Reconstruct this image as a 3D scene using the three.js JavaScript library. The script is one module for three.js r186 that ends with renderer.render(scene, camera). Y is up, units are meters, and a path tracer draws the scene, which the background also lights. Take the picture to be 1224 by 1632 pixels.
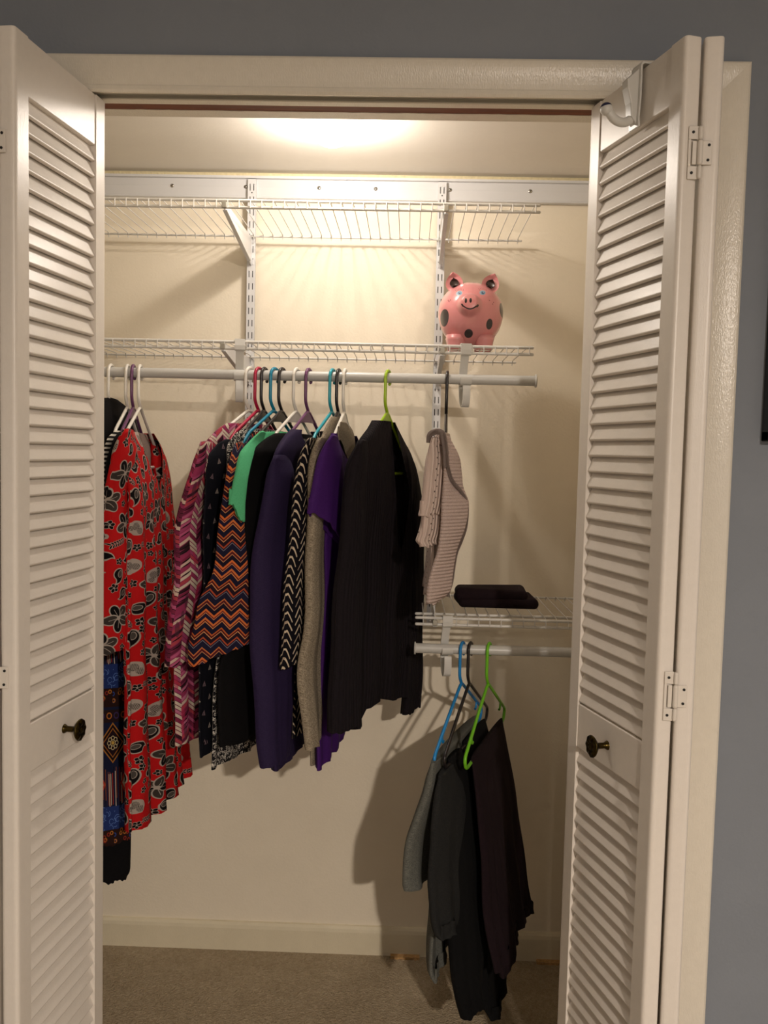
import * as THREE from 'three';
import { RoundedBoxGeometry } from 'three/addons/geometries/RoundedBoxGeometry.js';
import { mergeGeometries } from 'three/addons/utils/BufferGeometryUtils.js';

// ---------------------------------------------------------------- camera, light, exposure
const scene = new THREE.Scene();
scene.background = new THREE.Color(0x000000);
const renderer = new THREE.WebGLRenderer({ antialias: true });
renderer.toneMapping = THREE.LinearToneMapping;
renderer.toneMappingExposure = 1.1;
renderer.shadowMap.enabled = true;
renderer.shadowMap.type = THREE.PCFSoftShadowMap;

const camera = new THREE.PerspectiveCamera(59.16, 1224 / 1632, 0.05, 30);
camera.position.set(0, 1.3905, 1.6071);
camera.rotation.order = 'YXZ';
camera.rotation.set(-0.0668, 0.0259, 0.0233);

const CLOSET_BULB = [-0.185, 2.09, -0.405];
const closetLight = new THREE.PointLight(new THREE.Color(1.0, 0.895, 0.79), 0.3, 0, 2);
closetLight.position.set(...CLOSET_BULB);
closetLight.castShadow = true;
closetLight.shadow.radius = 0.7;
scene.add(closetLight);
// the frosted globe itself, a softer light of the globe's own size round the same bulb
const globeLight = closetLight.clone();
globeLight.intensity = 0.42;
globeLight.position.set(CLOSET_BULB[0], 2.084, CLOSET_BULB[2]);
globeLight.shadow.radius = 2.6;
scene.add(globeLight);

const ROOM_BULB = [0.85, 2.16, 3.3];
const roomLight = new THREE.PointLight(new THREE.Color(1.0, 0.865, 0.74), 30, 0, 2);
roomLight.position.set(...ROOM_BULB);
roomLight.castShadow = true;
roomLight.shadow.radius = 2.4;
scene.add(roomLight);

// ---------------------------------------------------------------- helpers
function rng(seed) { let s = seed >>> 0; return () => { s = (s + 0x6D2B79F5) | 0; let t = Math.imul(s ^ (s >>> 15), 1 | s); t = (t + Math.imul(t ^ (t >>> 7), 61 | t)) ^ t; return ((t ^ (t >>> 14)) >>> 0) / 4294967296; }; }
const PI = Math.PI, sin = Math.sin, cos = Math.cos;
const clamp = (x, a, b) => Math.min(b, Math.max(a, x));
const mix = (a, b, t) => a + (b - a) * t;
const smooth = (t) => { t = clamp(t, 0, 1); return t * t * (3 - 2 * t); };
const used = {};
function numbered(name) { const n = used[name] = (used[name] ?? -1) + 1; return n ? name + '_' + String(n).padStart(3, '0') : name; }
function tag(o, label, category, group) { o.userData.label = label; o.userData.category = category; if (group) o.userData.group = group; return o; }
function thing(name, label, category, p = [0, 0, 0], turn = 0, group) {
  const o = new THREE.Group(); o.name = numbered(name); o.position.set(...p); o.rotation.y = turn; scene.add(o);
  return tag(o, label, category, group);
}
function part(name, geo, mat, parent, p) {
  const m = new THREE.Mesh(geo, mat); m.name = name; m.castShadow = m.receiveShadow = true;
  if (p) m.position.set(...p);
  parent.add(m); return m;
}
function struct(name, geo, mat, p) { const m = part(name, geo, mat, scene, p); m.userData.kind = 'structure'; return m; }
const merge = (gs) => mergeGeometries(gs.map((g) => g.index ? g.toNonIndexed() : g));
const box = (x0, x1, y0, y1, z0, z1) => { const g = new THREE.BoxGeometry(x1 - x0, y1 - y0, z1 - z0); g.translate((x0 + x1) / 2, (y0 + y1) / 2, (z0 + z1) / 2); metreUV(g); return g; };
const rbox = (x0, x1, y0, y1, z0, z1, r = 0.002, seg = 2) => { const g = new RoundedBoxGeometry(x1 - x0, y1 - y0, z1 - z0, seg, r); g.translate((x0 + x1) / 2, (y0 + y1) / 2, (z0 + z1) / 2); metreUV(g); return g; };
// uv in metres, by the axis each face looks along
function metreUV(g) {
  const p = g.attributes.position, n = g.attributes.normal, uv = new Float32Array(p.count * 2);
  for (let i = 0; i < p.count; i++) {
    const ax = Math.abs(n.getX(i)), ay = Math.abs(n.getY(i)), az = Math.abs(n.getZ(i));
    const x = p.getX(i), y = p.getY(i), z = p.getZ(i);
    const [u, v] = ax >= ay && ax >= az ? [z, y] : ay >= az ? [x, z] : [x, y];
    uv[2 * i] = u; uv[2 * i + 1] = v;
  }
  g.setAttribute('uv', new THREE.BufferAttribute(uv, 2));
}
const V = (a) => new THREE.Vector3(...a);
const curve = (pts, closed = false, tension = 0.5) => new THREE.CatmullRomCurve3(pts.map(V), closed, 'catmullrom', tension);
const tube = (pts, r, seg = 24, closed = false, rad = 8, tension = 0.5) => new THREE.TubeGeometry(curve(pts, closed, tension), seg, r, rad, closed);
// straight-sided polyline with rounded corners, as a path
function rounded(pts, r) {
  const path = new THREE.CurvePath(); let last = V(pts[0]);
  for (let i = 1; i < pts.length - 1; i++) {
    const p = V(pts[i]), a = V(pts[i - 1]).sub(p), b = V(pts[i + 1]).sub(p), k = Math.min(r, a.length() / 2, b.length() / 2);
    const A = p.clone().add(a.setLength(k)), B = p.clone().add(b.setLength(k));
    path.add(new THREE.LineCurve3(last, A)); path.add(new THREE.QuadraticBezierCurve3(A, p, B)); last = B;
  }
  path.add(new THREE.LineCurve3(last, V(pts[pts.length - 1]))); return path;
}
const pipe = (pts, r, bend, seg = 60, rad = 8) => new THREE.TubeGeometry(rounded(pts, bend), seg, r, rad, false);
// bar between two points with domed ends
function rod(a, b, r, rad = 10) {
  const A = V(a), B = V(b), L = A.distanceTo(B);
  const g = new THREE.CapsuleGeometry(r, L - 2 * r, 3, rad);
  g.applyQuaternion(new THREE.Quaternion().setFromUnitVectors(new THREE.Vector3(0, 1, 0), B.clone().sub(A).normalize()));
  g.translate((a[0] + b[0]) / 2, (a[1] + b[1]) / 2, (a[2] + b[2]) / 2); return g;
}
// profile in (depth, height) pulled along x
function pulled(profile, width, bevel = 0) {
  const s = new THREE.Shape(profile.map((p) => new THREE.Vector2(...p)));
  const g = new THREE.ExtrudeGeometry(s, { depth: width - 2 * bevel, bevelEnabled: bevel > 0, bevelSize: bevel, bevelThickness: bevel, bevelSegments: 2, bevelOffset: -bevel, curveSegments: 10 });
  g.translate(0, 0, -width / 2 + bevel); g.rotateY(-PI / 2); // x -> z, z -> -x
  return g;
}
const lathe = (pts, seg = 32) => new THREE.LatheGeometry(pts.map((p) => new THREE.Vector2(...p)), seg);

// ---------------------------------------------------------------- textures
function canvasTexture(w, h, metresW, metresH, draw, srgb = true) {
  const c = document.createElement('canvas'); c.width = w; c.height = h;
  draw(c.getContext('2d'), w, h);
  const t = new THREE.CanvasTexture(c); t.wrapS = t.wrapT = THREE.RepeatWrapping;
  if (srgb) t.colorSpace = THREE.SRGBColorSpace;
  t.repeat.set(1 / metresW, 1 / metresH); return t;
}
// tileable value noise, several octaves
function noiseField(n, cells, octaves, seed) {
  const out = new Float32Array(n * n); let amp = 1, sum = 0;
  for (let o = 0; o < octaves; o++, cells *= 2, amp *= 0.55) {
    const r = rng(seed + o * 71), g = Float32Array.from({ length: cells * cells }, r); sum += amp;
    for (let j = 0; j < n; j++) for (let i = 0; i < n; i++) {
      const x = i / n * cells, y = j / n * cells, x0 = x | 0, y0 = y | 0, fx = smooth(x - x0), fy = smooth(y - y0), x1 = (x0 + 1) % cells, y1 = (y0 + 1) % cells;
      out[j * n + i] += amp * mix(mix(g[y0 * cells + x0], g[y0 * cells + x1], fx), mix(g[y1 * cells + x0], g[y1 * cells + x1], fx), fy);
    }
  }
  for (let i = 0; i < out.length; i++) out[i] /= sum; return out;
}
function dataTexture(n, m, f, metresW, metresH, srgb) {
  const d = new Uint8Array(n * m * 4);
  for (let j = 0; j < m; j++) for (let i = 0; i < n; i++) { const v = f(i, j), k = 4 * (j * n + i); if (v.length) { d[k] = v[0]; d[k + 1] = v[1]; d[k + 2] = v[2]; } else d[k] = d[k + 1] = d[k + 2] = v; d[k + 3] = 255; }
  const t = new THREE.DataTexture(d, n, m); t.wrapS = t.wrapT = THREE.RepeatWrapping; t.magFilter = THREE.LinearFilter; t.minFilter = THREE.LinearMipmapLinearFilter; t.generateMipmaps = true;
  if (srgb) t.colorSpace = THREE.SRGBColorSpace;
  t.repeat.set(1 / metresW, 1 / metresH); t.needsUpdate = true; return t;
}
const N1 = noiseField(256, 8, 5, 11), N2 = noiseField(256, 32, 3, 23), N3 = noiseField(256, 64, 2, 37);
const grain = (base, spread, field, metres) => dataTexture(256, 256, (i, j) => { const k = (field[j * 256 + i] - 0.5) * 2 * spread; return base.map((b) => clamp(b + k, 0, 255)); }, metres, metres, true);
const bumpOf = (field, metres) => dataTexture(256, 256, (i, j) => clamp(field[j * 256 + i] * 255, 0, 255), metres, metres, false);
const rollerBump = bumpOf(N3, 0.25), brushBump = dataTexture(256, 256, (i, j) => clamp(255 * (0.6 * N2[j * 256 + ((i * 3) & 255)] + 0.4 * N3[j * 256 + i]), 0, 255), 0.1, 0.16, false);
const weaveBump = dataTexture(64, 64, (i, j) => 128 + 60 * sin(i / 64 * PI * 16) * sin(j / 64 * PI * 16) + 60 * (N3[j * 256 + i] - 0.5), 0.02, 0.02, false);
const ribBump = dataTexture(64, 8, (i) => 128 + 120 * cos(i / 64 * PI * 16), 0.064, 0.02, false);
const bandBump = dataTexture(8, 64, (i, j) => 128 + 120 * cos(j / 64 * PI * 16), 0.02, 0.056, false);

const mat = (color, roughness = 0.6, extra = {}) => new THREE.MeshStandardMaterial({ color, roughness, ...extra });
const M = {
  wallCream: new THREE.MeshStandardMaterial({ map: grain([240, 230, 210], 4, N1, 0.9), bumpMap: rollerBump, bumpScale: 0.0002, roughness: 0.72 }),
  ceiling: new THREE.MeshStandardMaterial({ map: grain([238, 233, 224], 3, N1, 0.8), bumpMap: rollerBump, bumpScale: 0.00012, roughness: 0.8 }),
  wallBlue: new THREE.MeshStandardMaterial({ map: grain([130, 136, 145], 3, N1, 0.7), bumpMap: rollerBump, bumpScale: 0.0002, roughness: 0.75 }),
  roomCeiling: mat(0xece8e0, 0.9),
  casing: new THREE.MeshPhysicalMaterial({ map: grain([226, 219, 205], 3, N2, 0.3), bumpMap: brushBump, bumpScale: 0.0005, roughness: 0.26 }),
  caulk: new THREE.MeshStandardMaterial({ map: grain([240, 226, 186], 10, N2, 0.2), bumpMap: rollerBump, bumpScale: 0.001, roughness: 0.6 }),
  baseboard: new THREE.MeshStandardMaterial({ map: grain([226, 216, 190], 7, N1, 0.4), bumpMap: brushBump, bumpScale: 0.0005, roughness: 0.45 }),
  door: new THREE.MeshPhysicalMaterial({ map: grain([230, 223, 214], 2, N2, 0.25), bumpMap: brushBump, bumpScale: 0.00015, roughness: 0.36 }),
  bareWood: new THREE.MeshStandardMaterial({ map: dataTexture(256, 64, (i, j) => { const k = 40 * (N1[(j * 4 % 256) * 256 + (i >> 2)] - 0.5) + 22 * (N3[((j * 3) % 256) * 256 + (i >> 3)] - 0.5); return [112 + k, 54 + k * 0.7, 22 + k * 0.4]; }, 0.5, 0.05, true), roughness: 0.6 }),
  paleWood: new THREE.MeshStandardMaterial({ map: grain([196, 156, 104], 22, N2, 0.12), roughness: 0.8 }),
  hingePaint: mat(0xdcd5cb, 0.4),
  steel: mat(0xa8a498, 0.5, { metalness: 0.3 }),
  whiteMetal: new THREE.MeshPhysicalMaterial({ color: 0xd6d6d7, roughness: 0.32 }),
  rodMetal: new THREE.MeshPhysicalMaterial({ color: 0xc6c5c1, roughness: 0.3 }),
  wire: new THREE.MeshPhysicalMaterial({ color: 0xd8d6d1, roughness: 0.3 }),
  whitePlastic: new THREE.MeshPhysicalMaterial({ color: 0xd3d2cd, roughness: 0.35 }),
  screw: mat(0xb4b2ac, 0.25, { metalness: 1 }),
  dark: mat(0x15120f, 0.7),
  bronze: mat(0x3c3218, 0.32, { metalness: 1 }),
  glow: new THREE.MeshStandardMaterial({ color: 0xffffff, emissive: new THREE.Color(1, 0.93, 0.8), emissiveIntensity: 3.2, roughness: 0.3 }),
  blackFrame: mat(0x1a1c1b, 0.5),
  blackPicture: mat(0x0b0f0d, 0.35),
};

// ---------------------------------------------------------------- the setting
const OX0 = -0.725, OX1 = 0.498, OH = 2.008, WT = 0.115;   // closet opening and wall thickness
const BZ = -0.8128, CX0 = -1.12, CX1 = 0.66, CH = 2.112;   // closet inside
const RX0 = -2.3, RX1 = 2.3, RZ = 4.6, RH = 2.44;          // bedroom
// carpet: a floor with a tufted relief
const carpetMap = dataTexture(512, 512, (i, j) => { const k = 34 * (N3[((j * 2) & 255) * 256 + ((i * 2) & 255)] - 0.5) + 26 * (N2[(j & 255) * 256 + (i & 255)] - 0.5) + 18 * (N1[(j >> 1) * 256 + (i >> 1)] - 0.5); return [176 + k, 160 + k, 134 + k]; }, 0.42, 0.42, true);
M.carpet = new THREE.MeshStandardMaterial({ map: carpetMap, bumpMap: dataTexture(256, 256, (i, j) => clamp(255 * (0.65 * N3[j * 256 + i] + 0.35 * N2[j * 256 + i]), 0, 255), 0.16, 0.16, false), bumpScale: 0.006, roughness: 1 });
struct('floor', box(RX0 - 0.1, RX1 + 0.1, -0.1, 0, BZ - 0.1, RZ + 0.1), M.carpet);
struct('wall_back', box(CX0 - 0.1, CX1 + 0.1, 0, CH + 0.1, BZ - 0.1, BZ), M.wallCream);
struct('wall_left', box(CX0 - 0.1, CX0, 0, CH + 0.1, BZ, -WT), M.wallCream);
struct('wall_right', box(CX1, CX1 + 0.1, 0, CH + 0.1, BZ, -WT), M.wallCream);
struct('ceiling', box(CX0, CX1, CH, CH + 0.1, BZ, -WT), M.ceiling);
{ // wall with the closet opening: bedroom paint on its room side, closet paint inside
  const w = new THREE.Group(); w.name = 'wall_front'; w.userData.kind = 'structure'; scene.add(w);
  const room = merge([box(RX0 - 0.1, OX0 - 0.02, 0, RH, -0.05, 0), box(OX1 + 0.02, RX1 + 0.1, 0, RH, -0.05, 0), box(OX0 - 0.02, OX1 + 0.02, OH + 0.02, RH, -0.05, 0)]);
  const inner = merge([box(CX0 - 0.1, OX0 - 0.02, 0, CH + 0.1, -WT, -0.05), box(OX1 + 0.02, CX1 + 0.1, 0, CH + 0.1, -WT, -0.05), box(OX0 - 0.02, OX1 + 0.02, OH + 0.02, CH + 0.1, -WT, -0.05)]);
  part('room_side', room, M.wallBlue, w); part('closet_side', inner, M.wallCream, w);
}
struct('wall_room_left', box(RX0 - 0.1, RX0, 0, RH, 0, RZ), M.wallBlue);
struct('wall_room_right', box(RX1, RX1 + 0.1, 0, RH, 0, RZ), M.wallBlue);
struct('wall_room_rear', box(RX0 - 0.1, RX1 + 0.1, 0, RH, RZ, RZ + 0.1), M.wallBlue);
struct('ceiling_room', box(RX0 - 0.1, RX1 + 0.1, RH, RH + 0.1, -0.05, RZ + 0.1), M.roomCeiling);
{ // strip of wall paint along the top of the back wall, with a wavering brushed edge
  const g = new THREE.BoxGeometry(CX1 - CX0, 0.0125, 0.004, 240, 2, 1), p = g.attributes.position;
  for (let i = 0; i < p.count; i++) if (p.getY(i) > 0.003) p.setZ(i, p.getZ(i) + (p.getZ(i) > 0 ? 0.004 + 0.0035 * N1[((p.getX(i) + 1) * 180 | 0) & 255] : 0));
  g.computeVertexNormals(); metreUV(g);
  struct('trim_4', g, M.caulk, [(CX0 + CX1) / 2, 2.1062, BZ + 0.002]);
}
{ // baseboard with an eased top edge
  const prof = [[0, 0], [0.013, 0], [0.013, 0.062], [0.011, 0.071], [0.006, 0.0775], [0, 0.0785]];
  const g = pulled(prof, CX1 - CX0); g.translate((CX0 + CX1) / 2, 0, BZ); metreUV(g);
  struct('baseboard_back', g, M.baseboard);
  for (const [n, x0, x1, z0, z1] of [['baseboard_left', CX0, CX0 + 0.012, BZ + 0.013, -WT], ['baseboard_right', CX1 - 0.012, CX1, BZ + 0.013, -WT]]) struct(n, rbox(x0, x1, 0, 0.078, z0, z1, 0.004), M.baseboard);
}
// bare wood strips showing where the carpet stops short of the baseboard
{ const r = rng(5); const strip = (x0, x1) => { const g = new THREE.BoxGeometry(x1 - x0, 0.008, 0.016, 14, 1, 3), p = g.attributes.position; for (let i = 0; i < p.count; i++) { p.setZ(i, p.getZ(i) + (p.getZ(i) > 0 ? 0.005 * (r() - 0.5) : 0)); } g.computeVertexNormals(); metreUV(g); return [g, [(x0 + x1) / 2, 0.003, BZ + 0.021]]; };
  let [g, p] = strip(-0.016, 0.064); struct('trim_5', g, M.paleWood, p);
  [g, p] = strip(0.385, 0.47); struct('trim_6', g, M.paleWood, p); }
{ // jambs and the underside of the head: painted boards, a steel track and a bare wood strip
  struct('trim_7', rbox(OX0 - 0.02, OX0, 0, OH, -WT, 0.0, 0.002), M.casing);
  struct('trim_8', rbox(OX1, OX1 + 0.02, 0, OH, -WT, 0.0, 0.002), M.casing);
  const h = new THREE.Group(); h.name = 'trim_9'; h.userData.kind = 'structure'; scene.add(h);
  part('head_board', rbox(OX0, OX1, OH, OH + 0.02, -0.012, 0, 0.002), M.casing, h);
  part('track', merge([box(OX0 + 0.004, OX1 - 0.004, OH + 0.005, OH + 0.007, -0.036, -0.012), box(OX0 + 0.004, OX1 - 0.004, OH + 0.001, OH + 0.005, -0.0145, -0.0125), box(OX0 + 0.004, OX1 - 0.004, OH + 0.001, OH + 0.005, -0.0355, -0.0335)]), M.steel, h);
  part('stop_board', rbox(OX0, OX1, OH - 0.0005, OH + 0.02, -0.058, -0.036, 0.002), M.casing, h);
  part('bare_strip', box(OX0, OX1, OH, OH + 0.02, -0.084, -0.058), M.bareWood, h);
  const g = new THREE.BoxGeometry(OX1 - OX0, 0.021, 0.033, 200, 1, 2), p = g.attributes.position;
  for (let i = 0; i < p.count; i++) if (p.getZ(i) > 0.01) p.setZ(i, p.getZ(i) + 0.003 * (N2[((p.getX(i) + 1) * 330 | 0) & 255] - 0.5));
  g.computeVertexNormals(); metreUV(g);
  part('inner_board', g, M.casing, h, [(OX0 + OX1) / 2, OH + 0.0095, -WT + 0.0145]);
}
{ // casings: flat band, a groove and a bead towards the opening
  const prof = (w) => [[0, 0.004], [0.008, 0], [0.011, 0.004], [0.0105, 0.011], [0.0085, 0.0125], [0.0092, 0.0145], [0.0112, 0.021], [0.0129, 0.0275], [0.0144, 0.034], [0.0156, 0.0405], [0.0165, 0.047], [0.017, 0.053], [0.017, w - 0.005], [0.015, w - 0.0015], [0.012, w], [0, w]];
  const W = 0.0625;
  const mitred = (len, a, b) => { // bead at local y = 0, outer edge at y = W; along x, ends cut at 45 degrees
    const g = pulled(prof(W), 1), p = g.attributes.position;
    for (let i = 0; i < p.count; i++) { const y = p.getY(i), left = p.getX(i) < 0; p.setX(i, left ? -len / 2 - (a ? y : 0) : len / 2 + (b ? y : 0)); }
    g.computeVertexNormals(); metreUV(g); return g;
  };
  const r = 0.005, wTop = OX1 - OX0 + 2 * r;
  const head = mitred(wTop, true, true); head.translate((OX0 + OX1) / 2, OH - r + 0.0, 0); struct('trim_1', head, M.casing);
  const side = (right) => { const g = mitred(OH - r, right, !right); // along y
    g.rotateZ(right ? -PI / 2 : PI / 2); // outer edge towards +x / -x
    g.translate(right ? OX1 + r : OX0 - r, (OH - r) / 2, 0); g.computeVertexNormals(); metreUV(g); return g; };
  for (const right of [true, false]) { const g = side(right); struct(right ? 'trim_2' : 'trim_3', g, M.casing); }
}

// ---------------------------------------------------------------- louvred bifold doors
const PW = 0.297, PT = 0.0285, PH = 1.988, PITCH = 0.0276;
const stileGeo = (() => { // rounded long edge
  const s = new THREE.Shape(); const w = 0.038, t = PT, r = 0.008;
  s.moveTo(0, -t / 2 + r); s.quadraticCurveTo(0, -t / 2, r, -t / 2); s.lineTo(w, -t / 2); s.lineTo(w, t / 2); s.lineTo(r, t / 2); s.quadraticCurveTo(0, t / 2, 0, t / 2 - r);
  const g = new THREE.ExtrudeGeometry(s, { depth: PH - 0.004, bevelEnabled: true, bevelSize: 0.002, bevelThickness: 0.002, bevelSegments: 2, bevelOffset: -0.002, curveSegments: 6 });
  g.rotateX(-PI / 2); g.translate(0, 0.002, 0); metreUV(g); return g;
})();
const stileGeoR = stileGeo.clone().rotateY(PI);
const railGeo = (y0, y1) => rbox(0.038, PW - 0.038, y0, y1, -PT / 2 + 0.002, PT / 2 - 0.002, 0.0025);
const slatGeo = (() => { // tilted board with eased edges; lower edge towards the face (+z)
  const g = new RoundedBoxGeometry(PW - 0.074, 0.0405, 0.0072, 2, 0.0028); g.rotateX(-0.37); g.translate(PW / 2, 0, 0.0022); metreUV(g); return g;
})();
const DOOR_Y0 = 0.015, RAILS = [[0, 0.19], [0.866 - DOOR_Y0, 0.946 - DOOR_Y0], [1.915 - DOOR_Y0, PH]];
function leaf(door, L, F, flip) { // L: far end (x, z), F: fold end; face normal is to the left of L->F unless flipped
  const o = new THREE.Group(); o.name = 'door_panel'; door.add(o);
  const dx = F[0] - L[0], dz = F[1] - L[1];
  // local x runs from L to F; the room face is local +z (or -z mirrored by turning the leaf end for end)
  if (!flip) { o.position.set(L[0], DOOR_Y0, L[1]); o.rotation.y = Math.atan2(-dz, dx); }
  else { o.position.set(F[0], DOOR_Y0, F[1]); o.rotation.y = Math.atan2(dz, -dx); }
  part('stile', stileGeo, M.door, o); part('stile', stileGeoR, M.door, o, [PW, 0, 0]);
  for (const [a, b] of RAILS) part('rail', railGeo(a, b), M.door, o);
  const r = rng(Math.round((L[0] + 3) * 1000));
  const fill = (y0, y1) => { const n = Math.floor((y1 - y0) / PITCH); for (let i = 0; i < n; i++) { const s = part('slat', slatGeo, M.door, o, [0, y1 - 0.0088 - i * PITCH, 0]); s.rotation.x = (r() - 0.5) * 0.03; } };
  fill(RAILS[1][1], RAILS[2][0]); fill(RAILS[0][1], RAILS[1][0]);
  return o;
}
const knobProfile = [[0, 0.034], [0.003, 0.0345], [0.0045, 0.033], [0.006, 0.0315], [0.0085, 0.0325], [0.0115, 0.0335], [0.0155, 0.032], [0.0182, 0.0305], [0.019, 0.029], [0.0178, 0.0272], [0.012, 0.0225], [0.0065, 0.021], [0.0052, 0.017], [0.005, 0.006], [0.0075, 0.002], [0.008, 0]];
const knobGeo = (() => { const g = lathe(knobProfile, 48), p = g.attributes.position; // rosette: petals round the face
  for (let i = 0; i < p.count; i++) { const x = p.getX(i), y = p.getY(i), z = p.getZ(i), rr = Math.hypot(x, z), a = Math.atan2(z, x); if (y > 0.028 && rr > 0.006) p.setY(i, y + 0.0006 * cos(8 * a) * smooth((rr - 0.006) / 0.005)); if (rr > 0.014) { const k = 1 + 0.012 * cos(16 * a); p.setX(i, x * k); p.setZ(i, z * k); } }
  g.computeVertexNormals(); g.rotateX(PI / 2); return g; })();
const hingeGeo = (() => { // both leaves of a non-mortise hinge, laid across the two fold edges; local x across, y up, z out
  const plate = (x0, x1, y0, y1, z) => rbox(x0, x1, y0, y1, z, z + 0.0022, 0.001);
  return {
    wide: merge([plate(-0.0185, -0.004, -0.038, -0.019, 0), plate(-0.0185, -0.004, 0.019, 0.038, 0), plate(-0.0185, -0.0145, -0.0192, 0.0192, 0), rod([-0.0015, -0.038, 0.003], [-0.0015, -0.018, 0.003], 0.0036), rod([-0.0015, 0.018, 0.003], [-0.0015, 0.038, 0.003], 0.0036)]),
    small: merge([plate(0.001, 0.0165, -0.017, 0.017, 0), plate(-0.0125, -0.006, -0.017, 0.017, 0), rod([-0.0015, -0.0185, 0.003], [-0.0015, 0.0185, 0.003], 0.0042)]),
    screw: merge([[-0.012, 0.029], [-0.0125, -0.029], [0.0115, 0.011], [0.0105, -0.0105]].map(([x, y]) => { const g = new THREE.CylinderGeometry(0.0021, 0.0021, 0.0012, 12); g.rotateX(PI / 2); g.translate(x, y, 0.0026); return g; })),
  };
})();
function bifold(name, L, F, F2, P, flip, label) {
  const d = new THREE.Group(); d.name = name; d.userData.kind = 'structure'; d.userData.label = label; scene.add(d);
  const lead = leaf(d, L, F, flip); leaf(d, P, F2, !flip);
  // knob on the middle rail of the leading leaf
  const k = part('knob', knobGeo, M.bronze, lead, [flip ? PW - 0.148 : 0.148, 0.905 - DOOR_Y0, PT / 2 - 0.002]);
  // hinges on the fold edges
  const mx = (F[0] + F2[0]) / 2, mz = Math.max(F[1], F2[1]) + 0.0015;
  for (const y of [1.836, 1.03, 0.26]) {
    const h = new THREE.Group(); h.name = 'hinge'; h.position.set(mx + 0.0005, y, mz); d.add(h);
    part('hinge_plate', hingeGeo.wide, M.hingePaint, h); part('hinge_plate', hingeGeo.small, M.hingePaint, h); part('screw', hingeGeo.screw, M.dark, h);
  }
  return d;
}
const half = PT / 2;
// leading leaf centre lines run from the track to the fold; pivot leaves back to the jambs
bifold('door_1', [0.3185, -0.041], [0.3995, 0.2447], [0.4285, 0.2447], [0.481, -0.049], false, 'white louvred bifold door folded open on the right of the closet');
bifold('door_2', [-0.5715, -0.041], [-0.608, 0.2535], [-0.6405, 0.2535], [-0.7085, -0.04], true, 'white louvred bifold door folded open on the left of the closet');

// ---------------------------------------------------------------- closet lamp, bedroom lamp, picture
{
  const t = thing('ceiling_light', 'glowing white ribbed glass globe light on the closet ceiling', 'light', [CLOSET_BULB[0], CH, CLOSET_BULB[2]]);
  part('base', lathe([[0, 0], [0.055, 0], [0.056, -0.003], [0.054, -0.008], [0.048, -0.009], [0, -0.009]]), M.whitePlastic, t);
  const g = lathe([[0, -0.0615], [0.008, -0.061], [0.02, -0.0575], [0.032, -0.051], [0.043, -0.0415], [0.051, -0.031], [0.0562, -0.0205], [0.0585, -0.011], [0.0582, -0.005], [0.053, -0.003]], 72), p = g.attributes.position;
  for (let i = 0; i < p.count; i++) { const x = p.getX(i), z = p.getZ(i), k = 1 + 0.022 * cos(24 * Math.atan2(z, x)); p.setX(i, x * k); p.setZ(i, z * k); }
  g.computeVertexNormals(); part('globe', g, M.glow, t);
}
{
  const t = thing('ceiling_lamp', 'glowing round bulb under a white shade hanging from the bedroom ceiling', 'lamp', ROOM_BULB);
  part('canopy', lathe([[0, 0.28], [0.06, 0.28], [0.055, 0.268], [0.01, 0.26], [0.008, 0.09], [0, 0.09]]), M.steel, t);
  part('shade', lathe([[0, 0.092], [0.03, 0.09], [0.075, 0.07], [0.088, 0.03], [0.088, -0.03], [0.085, -0.03], [0.085, 0.03], [0.072, 0.067], [0.03, 0.086], [0, 0.088]], 48), M.whitePlastic, t);
  const bulb = new THREE.MeshStandardMaterial({ color: 0xffffff, emissive: new THREE.Color(1, 0.85, 0.66), emissiveIntensity: 6 });
  part('globe', new THREE.SphereGeometry(0.055, 32, 20), bulb, t);
}
{
  const t = thing('picture_frame', 'black framed picture hanging on the blue grey wall', 'picture', [0.618, 1.424, 0]);
  part('frame', merge([rbox(0, 0.45, 0, 0.018, 0, 0.03, 0.002), rbox(0, 0.45, 0.582, 0.6, 0, 0.03, 0.002), rbox(0, 0.018, 0, 0.6, 0, 0.03, 0.002), rbox(0.432, 0.45, 0, 0.6, 0, 0.03, 0.002)]), M.blackFrame, t);
  part('picture', box(0.01, 0.44, 0.01, 0.59, 0.002, 0.02), M.blackPicture, t);
}

// ---------------------------------------------------------------- shelf system
{
  const t = thing('hang_track', 'long white metal hang track screwed along the top of the back wall', 'track', [0, 2.0725, BZ]);
  const prof = [[0, -0.028], [0.0165, -0.028], [0.0185, -0.0265], [0.0185, -0.024], [0.0165, -0.0225], [0.018, 0.0], [0.0215, 0.019], [0.0215, 0.0195], [0.030, 0.0205], [0.030, 0.0265], [0, 0.0265]];
  for (const [x0, x1] of [[CX0 + 0.005, -0.1792], [-0.1788, CX1 - 0.005]]) { const g = pulled(prof, x1 - x0); g.translate((x0 + x1) / 2, 0, 0); part('rail', g, M.whiteMetal, t); }
  const s = new THREE.SphereGeometry(0.0052, 16, 8, 0, 2 * PI, 0, PI / 2); s.rotateX(PI / 2); s.scale(1, 1, 0.5);
  const slot = new THREE.BoxGeometry(0.0075, 0.0012, 0.001); slot.rotateZ(0.7); slot.translate(0, 0, 0.0023);
  for (const x of [-0.638, -0.4445, -0.2515, -0.1035, 0.0905, 0.2985]) { const c = part('screw', s, M.screw, t, [x, 0.0015, 0.0178]); part('screw_slot', slot, M.dark, c); }
}
const SZF = -0.44, SZB = -0.777;
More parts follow.
